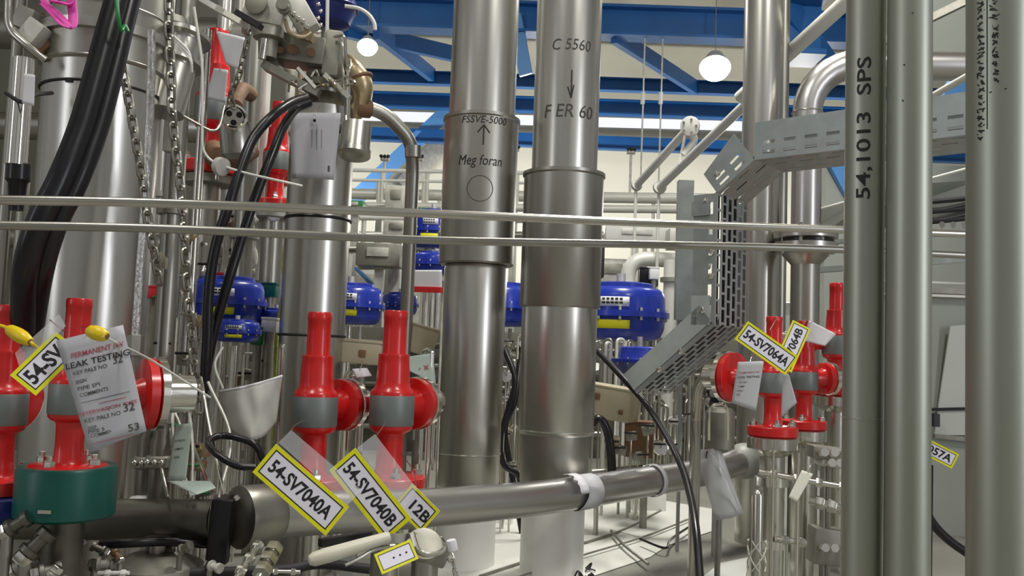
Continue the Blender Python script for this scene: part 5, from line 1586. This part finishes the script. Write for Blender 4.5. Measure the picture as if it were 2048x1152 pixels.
for px, py0, py1, w, d, rp in ((690, 744, 880, 14, 3.3, 3), (708, 748, 900, -10, 3.25, 3), (718, 770, 900, 8, 3.2, 2.5), (566, 690, 840, -8, 3.25, 4), (866, 700, 830, -22, 3.5, 4), (845, 760, 880, -14, 3.4, 3), (858, 830, 940, 10, 3.3, 2.5), (880, 800, 930, -14, 3.45, 2.5)):
    loop_tube(px, py0, py1, d, w, rp, 'thin bright tube among those around the two central red valves', G6, 'bright')
G7 = 'crumpled wrappings among the pipes'
for px, py, d, sz, m in ((489, 505, 4.1, 24, 'castlight'), (487, 540, 4.1, 25, 'beigebox'), (492, 440, 4.1, 24, 'cast'), (563, 430, 5.0, 16, 'rust'), (565, 398, 5.0, 20, 'cloth'), (569, 316, 5.0, 18, 'paper'), (567, 352, 5.0, 19, 'redorange'), (560, 500, 5.0, 18, 'castlight'), (557, 545, 5.0, 16, 'cloth'), (334, 520, 3.3, 25, 'beigebox'), (381, 470, 3.5, 14, 'brass'), (520, 470, 4.6, 15, 'castlight'), (518, 530, 4.6, 17, 'rust')):
    q = P(px, py, d)
    r = sz * S(d)
    mb = MB().sphere(q, r, (1, .8, 1.2), 14, 10)
    mb.v = [v + (v - q) * (0.55 * mnoise.noise(v * (1.6 / r * .8))) for v in mb.v]
    mb.single('crumpled_wrap', 'small crumpled wrapping round one of the pipes behind chains and thin hoses', 'wrapping', m, group=G7)
# valves and gauges among the tubes
k = 0
for px, py, d, s in ((1262, 872, 4.5, 1.1), (1296, 860, 4.5, 1.2), (1316, 888, 4.5, 1), (1240, 900, 4.5, 1.2), (1276, 912, 4.5, 1), (1340, 900, 4.5, 1), (1364, 838, 4.5, 1), (1408, 800, 4.5, 1), (1396, 784, 4.5, .9), (1318, 780, 4.5, 1.2), (1346, 842, 4.5, 1.1), (1226, 880, 4.5, 1.2)):
    needle_valve(px, py, d, 'small needle valve in the thicket behind the sweeping black cable', 'needle valves behind the black cable', s, rnd.choice(('bright', 'cast', 'castlight', 'brass')))
for px, py, d, s in ((340, 800, 2.9, 1), (352, 870, 2.8, 1), (392, 640, 3.4, 1.1), (370, 720, 3.2, 1), (404, 900, 2.6, .9), (328, 700, 3.3, 1), (398, 930, 2.6, .8), (410, 980, 2.5, .8), (310, 950, 2.7, 1), (380, 820, 2.9, .9), (330, 600, 3.5, 1), (420, 540, 3.6, 1)):
    needle_valve(px, py, d, 'small needle valve in the thicket behind the chains and thin hoses', 'needle valves behind the chains', s, rnd.choice(('bright', 'cast', 'castlight', 'brass')), rnd.choice(('black', 'green', 'castlight')))
for px, py, d, s in ((516, 716, 4.4, 1.4), (540, 736, 4.2, 1.3), (500, 750, 4.2, 1.3), (534, 690, 4.6, 1.3), (470, 760, 4.2, 1.2), (560, 700, 4.4, 1.2), (480, 520, 5, 1.5), (520, 470, 5, 1.5), (548, 500, 5, 1.4), (560, 420, 5, 1.4), (510, 400, 5, 1.5), (458, 450, 4.8, 1.3), (530, 560, 5, 1.5)):
    needle_valve(px, py, d, 'small valve in the thicket beside the tall black-banded pipe', 'small valves beside the banded pipe', s, rnd.choice(('bright', 'cast', 'castlight', 'brass', 'rust')), rnd.choice(('black', 'redorange', 'castlight')))
for px, py, d, s in ((1016, 750, 4.6, 1), (1010, 800, 4.6, 1), (1020, 690, 4.8, 1.1), (1008, 870, 4.6, 1), (1022, 930, 4.5, 1)):
    needle_valve(px, py, d, 'small needle valve in the gap between the insulated pipes', 'needle valves between insulated pipes', s)
gauge(1012, 752, 4.5, 'round gauge in the gap between the two insulated pipes', 12)
gauge(1322, 896, 4.46, 'round steel gauge behind the sweeping black cable', 15)
gauge(548, 428, 4.4, 'round pale gauge beside the upper black band of the tall pipe', 15)
gauge(1548, 820, 4.6, 'round gauge low behind the tagged red valve', 11)


def jbox(name, label, px, py, d, w, h, dep, rot, m, holes=()):
    q = P(px, py, d)
    t = thing(name, label, 'box', q)
    rm = Matrix.Rotation(R(rot[0]), 3, 'Z') @ Matrix.Rotation(R(rot[1]), 3, 'Y')
    MB().box(q, (w, dep, h), rm, .008).part('box_body', m, t)
    MB().box(q + rm @ Vector((0, 0, h / 2 + .004)), (w * 1.04, dep * 1.04, .012), rm, .003).part('lid', m, t)
    for (hx, hz, hs) in holes:
        MB().box(q + rm @ Vector((hx, -dep / 2 - .002, hz)), (hs, .008, hs), rm, .002).part('knockout', 'rust', t)
    MB().cyl((q.x, q.y, base_z(q.x, q.y)), (q.x, q.y, q.z - h / 2), .02, seg=10).part('support_post', 'cast', t)
    return t


jbox('junction_box', 'beige junction box with square openings behind the sweeping cable', 1222, 806, 4.6, .26, .16, .16, (-28, 6), 'beigebox', ((-.05, .03, .035), (.09, -.03, .022)))
jbox('junction_box', 'beige box with one dark square between the central red valves', 724, 706, 3.7, .17, .09, .10, (0, 3), 'beigebox', ((0.01, .0, .028),))
jbox('junction_box', 'grey beige hooded box just beside the arrow-up pipe', 842, 682, 4.0, .13, .12, .10, (10, 14), 'beigebox')
jbox('junction_box', 'brown square box under the beige one behind the sweeping cable', 1290, 880, 4.72, .2, .18, .12, (-20, 0), 'rust')
jbox('junction_box', 'pinkish terminal box beside the small blue actuators', 540, 652, 3.9, .07, .055, .05, (0, 2), 'castlight')
jbox('junction_box', 'green box at the foot of the lower blue actuator', 516, 674, 3.9, .05, .07, .06, (0, 2), 'green')
jbox('junction_box', 'dark green box above the pinkish terminal box', 540, 582, 4.3, .07, .06, .06, (0, 0), 'teal')
jbox('junction_box', 'red box behind the chains beside the slim bright pipe', 302, 586, 4.2, .08, .05, .06, (0, 0), 'red')
jbox('junction_box', 'red box on top of the hose-crossed blue actuator', 438, 562, 4.2, .08, .06, .06, (0, 0), 'red')
jbox('junction_box', 'black and white control box beside the pale elbow pipe', 1296, 556, 6.6, .14, .13, .1, (0, 0), 'black')
jbox('junction_box', 'white control box face next to the black one', 1308, 548, 6.45, .07, .08, .06, (0, 0), 'white')
_q = P(1184, 520, 8.5)
t = thing('grille_box', 'dark grille box beside the arrow-down pipe collar', 'box', _q)
MB().box(_q, (.22, .2, .34), None, .01).part('housing', 'blackmatt', t)
MB().box((_q.x, _q.y, _q.z / 2 - .08), (.06, .06, _q.z - .17)).part('support_post', 'cast', t, smooth=False)

# pale elbow pipe behind the large blue drum
x, y = upright(1256, 540, 7.6)
t = thing('pale_elbow_pipe', 'pale grey elbow pipe rising behind the large blue drum', 'pipe', (x, y, 0))
z1 = zat(x, y, 516)
MB().tube(rounded([Vector((x, y, 0)), Vector((x, y, z1)), P(1420, 524, 7.6)], .18, 10), 15 * S(7.6), 20).part('pipe_bend', 'whitepipe', t)
MB().lathe([(.07, z1 - .27), (.1, z1 - .265), (.1, z1 - .225), (.07, z1 - .22)], (x, y, 0), seg=20).part('flange', 'whitepipe', t)
pole('pale upright pipe behind the large blue drum beside the tray post', 1336, 520, 9999, 7.2, 14, 'whitepipe', ring_at=(560,))
pole('thin pale upright pipe beside the tray post', 1358, 520, 9999, 6.8, 8, 'steel')
pole('red hydrant post between the drum and the slanting tray end', 1338, 620, 9999, 8.0, 8, 'red')

# far side: levels of pipes, rails, white modules in front of the back wall
far = [('level_far_pipe', 'cream level pipe crossing far behind the drop rods, thickest', 560, 386, 1420, 398, 12.0, 11, 'whitepipe'),
       ('level_far_pipe', 'cream level pipe just under the thickest far one', 560, 410, 1420, 420, 11.5, 8, 'whitepipe'),
       ('level_far_pipe', 'white level rail under the cream far pipes', 560, 432, 1400, 446, 10.5, 6, 'white'),
       ('level_far_pipe', 'grey level pipe far behind between the two near tubes', 560, 470, 1400, 470, 10.8, 7, 'steel'),
       ('level_far_pipe', 'white level handrail in front of the cream wall', 700, 340, 1060, 346, 11.8, 4, 'white'),
       ('level_far_pipe', 'white level handrail lower bar in front of the cream wall', 700, 360, 1060, 366, 11.8, 3, 'white'),
       ('level_far_pipe', 'grey level pipe far behind the conduit below the tubes', 560, 538, 900, 532, 9.8, 9, 'steel_dark'),
       ('level_far_pipe', 'dull level pipe just above the banded pipe gap blue drum', 560, 500, 900, 498, 9.2, 7, 'steel_dark')]
for nm, lab, xa, ya, xb, yb, d, rp, m in far:
    a, b = P(xa, ya, d), P(xb, yb, d)
    t = thing(nm, lab, 'pipe', (a + b) / 2)
    MB().cyl(a, b, rp * S(d), seg=14).part('pipe_shell', m, t)
    for f in (.1 + ya % 7 * .02, .35 + ya % 7 * .02, .6 + ya % 7 * .02, .85 + ya % 7 * .02):
        q = a * (1 - f) + b * f
        MB().cyl((q.x, q.y + .02, 0), (q.x, q.y + .02, q.z), .03, seg=8).part('support_post', 'whitepipe', t)
for px, py, d, w, h, m, lab in ((760, 512, 8.6, .42, .22, 'cast', 'grey valve housing far behind the gap beside the banded pipe'), (796, 460, 8.9, .26, .16, 'castlight', 'pale grey box on the rail behind the conduit'),
                               (840, 430, 9.6, .3, .12, 'green', 'green and white crate on the far platform'), (712, 414, 9.6, .2, .1, 'green', 'green bundle on the far platform beside the banded pipe'),
                               (794, 398, 11.2, .26, .3, 'castlight', 'pale motor on the far platform beside the conduit'), (1270, 470, 10.2, .7, .16, 'white', 'white cable duct far behind the drop rods'),
                               (1380, 480, 9.8, .5, .22, 'whitepipe', 'pale duct box far behind the tray post'), (1220, 545, 10.5, .5, .3, 'castlight', 'pale module behind the large blue drum'),
                               (738, 566, 9.9, .4, .3, 'white', 'white module behind the blue actuator in the gap'), (790, 560, 9.2, .18, .4, 'white', 'white module on a post behind the bent conduit')):
    q = P(px, py, d)
    t = thing('far_module', lab, 'module', q)
    MB().box(q, (w, .3, h), None, .012).part('housing', m, t)
    MB().box(q + Vector((0, -.16, h * .1)), (w * .5, .03, h * .4), None, .006).part('cover', 'castlight' if m != 'castlight' else 'cast', t)
    MB().box((q.x, q.y, (q.z - h / 2) / 2), (.08, .08, q.z - h / 2)).part('support_post', 'castlight', t, smooth=False)
far_base = P(1100, 640, 13.5)
t = thing('process_skid', 'long pale process skid standing in front of the cream back wall', 'skid', (far_base.x, far_base.y, 0))
MB().box((far_base.x, far_base.y + .5, .9), (9.0, 1.0, 1.8), None, .03).part('skid_housing', 'castlight', t)
for k in range(12):
    MB().box((far_base.x - 4.1 + k * .75, far_base.y - .03, .95), (.5, .06, 1.3), None, .02).part('skid_panel', ('whitepipe', 'panel', 'white', 'steel_dark')[k % 4], t)
# dark skid added as a backdrop to darken the gaps in the thicket
_a, _b = P(575, 700, 7.85), P(1560, 700, 7.85)
_m = (_a + _b) / 2
t = thing('backdrop_skid', 'added dark backdrop skid with level pipes behind the blue actuators', 'skid', (_m.x, _m.y, 0))
MB().box((_m.x, _m.y + .06, .54), (_b.x - _a.x, .10, 1.08), None, .01).part('dark_backdrop', 'olive', t)
r7 = random.Random(5)
for k, z in enumerate((.22, .40, .58, .76, .94)):
    MB().cyl((_a.x, _m.y - .09, z), (_b.x, _m.y - .09, z), (.03, .022, .036, .025, .03)[k], seg=12).part('skid_pipe', ('steel_dark', 'cast', 'steel_darkest', 'tube', 'steel_darkest')[k], t)
for k in range(26):
    x = _a.x + (_b.x - _a.x) * (k + .5) / 26 + r7.uniform(-.05, .05)
    z = r7.choice((.22, .40, .58, .76, .94))
    mb = MB().box((x, _m.y - .10, z), (r7.uniform(.06, .12), .10, r7.uniform(.06, .11)), Matrix.Rotation(r7.uniform(-.3, .3), 3, 'Y'), .012)
    mb.lathe([(.016, 0), (.016, .05), (.045, .055), (.045, .07)], (x, _m.y - .13, z), (r7.uniform(-.3, .3), -1, r7.uniform(0, .9)), 12)
    mb.part('skid_valve', r7.choice(('cast', 'steel_darkest', 'bright', 'rust', 'castlight', 'black')), t)
# tall blue-white diagonal board
MB().beam(P(716, 540, 9.0), P(760, 584, 8.6), .03, .1, up=CF).single('slanted_board', 'pale blue slanted board behind the blue actuator in the gap', 'board', 'beamlight', smooth=False)
for k, (px, py) in enumerate(((770, 318), (838, 318), (1030, 300), (1262, 304))):
    q = P(px, py, 12.5)
    t = thing('wall_valve', 'small dark valve cluster on the rail before the cream wall', 'valve', q, 'valve clusters before the cream wall')
    MB().box(q, (.12, .08, .06), None, .01).part('valve_body', 'cast', t)
    MB().cyl(q, q + Vector((0, 0, -.6)), .02, seg=8).part('stem', 'castlight', t)
    for j in range(3):
        MB().sphere(q + Vector((-.05 + .05 * j, -.05, .03)), .025, seg=8, rings=6).part('knob', 'blackmatt', t)

# dull pipework filling the thicket in front of the partition
MB().tube([P(-60, 470, 5.6), P(600, 500, 5.6)], .07, 18).single('level_dull_pipe', 'dull level pipe low behind the chains and hoses', 'pipe', 'steel_dark')
MB().tube([P(-60, 250, 5.8), P(600, 262, 5.8)], .09, 18).single('level_dull_pipe', 'dull level pipe behind the high red valve', 'pipe', 'steel')
MB().tube([P(-60, 60, 5.4), P(600, 76, 5.4)], .11, 18).single('level_dull_pipe', 'dull level pipe highest behind the chains', 'pipe', 'steel_dark')
for k, (px, d, rp, m) in enumerate(((560, 5.7, 12, 'castlight'), (420, 5.2, 14, 'steel'), (585, 5.3, 8, 'brass'), (455, 5.9, 22, 'steel_dark'), (310, 5.6, 18, 'steel'))):
    pole(('pale riser pipe behind the hidden red valve', 'riser pipe directly behind the high red valve', 'tan slim riser pipe at the banded pipe edge', 'wide dull riser pipe behind the blue actuators', 'riser pipe in the shade behind the column edge')[k], px, -200, 9999, d, rp, m, 'riser_pipe', ring_at=(150 + 60 * k, 520))

# ------------------------------------------------------------------ bottom edge: lever valve, clamps, tubes
# lever with pale grip
a, b = P(616, 1122, 2.12), P(778, 1074, 2.22)
t = thing('lever_valve', 'clamp valve with long cream lever grip under the two big tags', 'valve', P(850, 1110, 2.3))
v = b - a
MB().lathe([(0, 0), (.011, .003), (.017, .014), (.0185, .05), (.017, .12), (.014, v.length)], a, v, 20).part('lever_grip', 'pvc', t)
MB().beam(b - v.normalized() * .02, P(832, 1074, 2.26), .008, .022, up=CU).part('lever_bar', 'steel', t, smooth=False)
MB().tube(rounded([P(690, 1130, 2.15), P(716, 1118, 2.17), P(748, 1098, 2.2), P(790, 1092, 2.22)], .03), .005, 8).part('latch_rod', 'tube', t)
MB().lathe([(.03, 0), (.045, .004), (.045, .022), (.03, .026)], P(846, 1096, 2.26), (0.2, -.7, .7), 24).part('bonnet_ring', 'cast', t)
MB().box(P(856, 1100, 2.3), (.11, .07, .055), Matrix.Rotation(R(18), 3, 'Y'), .012).part('valve_body', 'cast', t)
MB().tube(rounded([P(824, 1066, 2.24), P(834, 1100, 2.22), P(852, 1112, 2.22), P(886, 1104, 2.24), P(896, 1084, 2.26)], .03), .007, 8).part('clamp_bow', 'tube', t)
MB().lathe([(.012, 0), (.013, .004), (.013, .026), (.009, .03)], P(902, 1080, 2.25), P(908, 1112, 2.25) - P(902, 1080, 2.25), 14).part('clip_eye', 'paper', t)
MB().cyl(P(850, 1118, 2.3), (P(850, 1118, 2.3).x, P(850, 1118, 2.3).y, 0), .035, seg=18).part('riser', 'steel_dark', t)
tagplate('small worn yellow-rimmed tag lying under the cream lever', (746, 1108, 2.16), (822, 1080, 2.2), (836, 1116, 2.18), (766, 1150, 2.14), '· · ·', 0.12, 0.4, 0.1, 0.1)
MB().beam(P(640, 1086, 2.3), P(740, 1070, 2.4), .02, .02).single('dark_bar', 'dark bar behind the cream lever under the tags', 'bar', 'blackmatt', smooth=False)
hose('dark corrugated hose lying under the cream lever', [(380, 1146, 2.2), (560, 1140, 2.25), (640, 1128, 2.3), (740, 1138, 2.3)], 10, 'blackmatt')
fitting_line('fitting_tube', 'bright slanting tube with nuts at the bottom beside the rubber boot', (470, 1160, 2.1), (520, 1086, 2.2), 7, n=3)
fitting_line('fitting_tube', 'second slanting tube with nuts at the bottom under the tags', (516, 1160, 2.1), (548, 1098, 2.2), 11, 'tube', n=3)
fitting_line('fitting_tube', 'bright level tube at the bottom under the dark corrugated hose', (530, 1142, 2.16), (600, 1144, 2.16), 4, n=2)
fitting_line('fitting_tube', 'white capped level tube at the bottom picture edge', (196, 1146, 2.1), (258, 1146, 2.1), 4, 'white', n=2)
MB().tube(rounded([P(200, 1090, 2.3), P(260, 1086, 2.3), P(330, 1082, 2.35), P(414, 1088, 2.4)], .05), .012, 10).single('dark_hose', 'dark hose lying under the header pipe', 'hose', 'black')
t = thing('valve_bowl', 'grey domed valve bowl under the dark header pipe', 'valve', P(310, 1130, 2.35))
c = P(310, 1166, 2.36)
MB().lathe([(.13, -.1), (.14, 0), (.12, .05), (.07, .075), (.03, .08)], c, (0, 0, 1), 32).part('bowl', 'cast', t)
MB().lathe([(.02, .07), (.02, .10), (.035, .105), (.035, .12)], c, (0, 0, 1), 18).part('neck', 'steel_dark', t)
MB().cyl((c.x, c.y, 0), (c.x, c.y, c.z - .09), .06).part('stand', 'cast', t)
for k, (px, py, d, w, m) in enumerate(((14, 1060, 2.0, .09, 'steel_darkest'), (52, 1110, 2.0, .11, 'steel_darkest'), (110, 1144, 1.95, .07, 'cast'), (30, 1140, 2.1, .1, 'cast'), (84, 1080, 2.2, .08, 'steel_darkest'), (76, 1146, 2.0, .08, 'cast'), (210, 1104, 2.25, .06, 'steel_darkest'), (140, 1146, 2.1, .06, 'cast'), (150, 1100, 2.2, .05, 'steel_dark'), (190, 1130, 2.2, .08, 'cast'), (240, 1120, 2.2, .05, 'rust'), (360, 1100, 2.3, .06, 'cast'), (420, 1130, 2.2, .06, 'castlight'))):
    q = P(px, py, d)
    w *= 0.5
    t = thing('pipe_fitting', 'blurred grey fitting in the jumble along the bottom under the header pipe', 'fitting', q, 'fittings along the bottom edge')
    v = Vector((rnd.uniform(-1, 1), rnd.uniform(-.5, .5), rnd.uniform(-.4, .6)))
    MB().lathe([(w * .3, 0), (w * .45, .004), (w * .45, w * .3), (w * .3, w * .34), (w * .28, w * .9), (w * .42, w * .92), (w * .42, w * 1.2)], q, v, 18).part('fitting_body', m, t)
    MB().hexnut(q, -v, w * .4, w * .4).part('nut', 'bright', t)
    MB().cyl((q.x, q.y, 0), (q.x, q.y, q.z), w * .25, seg=10).part('riser', 'cast', t)
for k, (px, py, d, m) in enumerate(((298, 880, 2.55, 'steel_darkest'), (320, 930, 2.5, 'steel_darkest'))):
    x, y = upright(px, py, d)
    t = thing('valve_column', ('dark valve stem column rising from the header pipe by the sheet', 'dull bolted column just behind the dark valve stem')[k], 'column', (x, y, 0))
    z1, zb2 = zat(x, y, 840 + 6 * k), zat(x, y, 1000)
    MB().lathe([(.030, zb2), (.030, z1 - .05), (.024, z1 - .04), (.024, z1)], (x, y, 0), seg=20).part('column_shell', m, t)
    MB().lathe([(.034, zb2 + .09), (.04, zb2 + .095), (.04, zb2 + .12), (.034, zb2 + .125)], (x, y, 0), seg=20).part('collar', 'cast', t)
    for j in range(3):
        q = Vector((x - .02 + .02 * j, y - .04, zb2 + .11))
        MB().sphere(q, .009, seg=10, rings=8).part('bolt', 'bright', t)
G = 'fine tubes in front of the header pipe'
for k in range(8):
    xk = 318 + k * 14
    a, b = P(xk, 760 + rnd.uniform(-40, 60), 2.6), P(xk + rnd.uniform(10, 60), 990 + rnd.uniform(-20, 10), 2.4)
    m_ = (a + b) / 2 + Vector((rnd.uniform(-.05, .05), rnd.uniform(-.04, .04), 0))
    MB().tube(spline([a, m_, b], 8), .0042, 8).single('fine_tube', 'fine bright tube in the tangle above the header pipe', 'tube', rnd.choice(('bright', 'tube', 'castlight')), group=G)

# ------------------------------------------------------------------ floor covering
def floor_pt(px, py, z=0.0):
    """floor point seen at a photo pixel"""
    r = CF + CR * ((px - 1024) / FPX) + CU * ((576 - py) / FPX)
    k = (z - CP.z) / r.z
    return CP + r * k


def floor_sheet(px_poly, label, z, m='sheet'):
    pts_ = [floor_pt(*p) for p in px_poly]
    for p in pts_: p.z = z
    return MB().plate(pts_, (0, 0, 1), 0.003).single('floor_sheet', label, 'floor sheet', m, smooth=False)


floor_sheet([(840, 1172), (880, 1060), (1130, 1016), (1290, 996), (1440, 1022), (1430, 1062), (1336, 1092), (1300, 1116), (1180, 1156), (1150, 1172)], 'large white sheet spread on the floor below the level pipe', 0.0035)
floor_sheet([(1226, 1020), (1300, 1010), (1372, 1040), (1290, 1080), (1220, 1062)], 'white sheet overlapping the large one near the black cable', 0.0075)
floor_sheet([(1400, 1160), (1440, 1128), (1500, 1116), (1490, 1160)], 'pale sheet corner beside the capped pipe', 0.0035, 'panellight')
for k, (pts_, r_, m, lab) in enumerate((([(960, 1152), (1100, 1106), (1240, 1062), (1324, 1020)], .006, 'cast', 'thin dark tube lying across the white floor sheet, first'),
                                  ([(1020, 1160), (1160, 1112), (1280, 1076), (1384, 1036)], .005, 'cast', 'thin dark tube lying across the white floor sheet, second'),
                                  ([(1222, 1062), (1250, 1092), (1296, 1128)], .007, 'steel_dark', 'grey flat strap crossing the thin tubes on the floor sheet'),
                                  ([(1280, 1078), (1330, 1096), (1342, 1078), (1384, 1050)], .006, 'black', 'black cord lying by the sheet edge near the sweeping cable'))):
    MB().tube(spline([floor_pt(*p, z=.012 + k * .009) for p in pts_], 6), r_, 8).single('floor_tube', lab, 'tube', m)
# crumpled dark netting at the bottom edge
m = MB()
for k in range(26):
    a = floor_pt(1122 + rnd.uniform(0, 64), 1136 + rnd.uniform(-6, 26), .012)
    m.tube(spline([a, a + Vector((rnd.uniform(-.02, .02), rnd.uniform(-.02, .02), rnd.uniform(.0, .03))), a + Vector((rnd.uniform(-.04, .04), rnd.uniform(-.03, .03), 0))], 4), .0035, 6)
m.single('cable_scrap', 'small dark heap of cut cable scraps on the white floor sheet', 'scraps', 'blackmatt', kind='stuff')
# low plinth blocks on the floor
MB().box(floor_pt(1310, 1016, .06) + Vector((0, .3, 0)), (.2, .2, .12), None, .01).single('floor_block', 'white block standing behind the level pipe on the floor sheet', 'block', 'white')
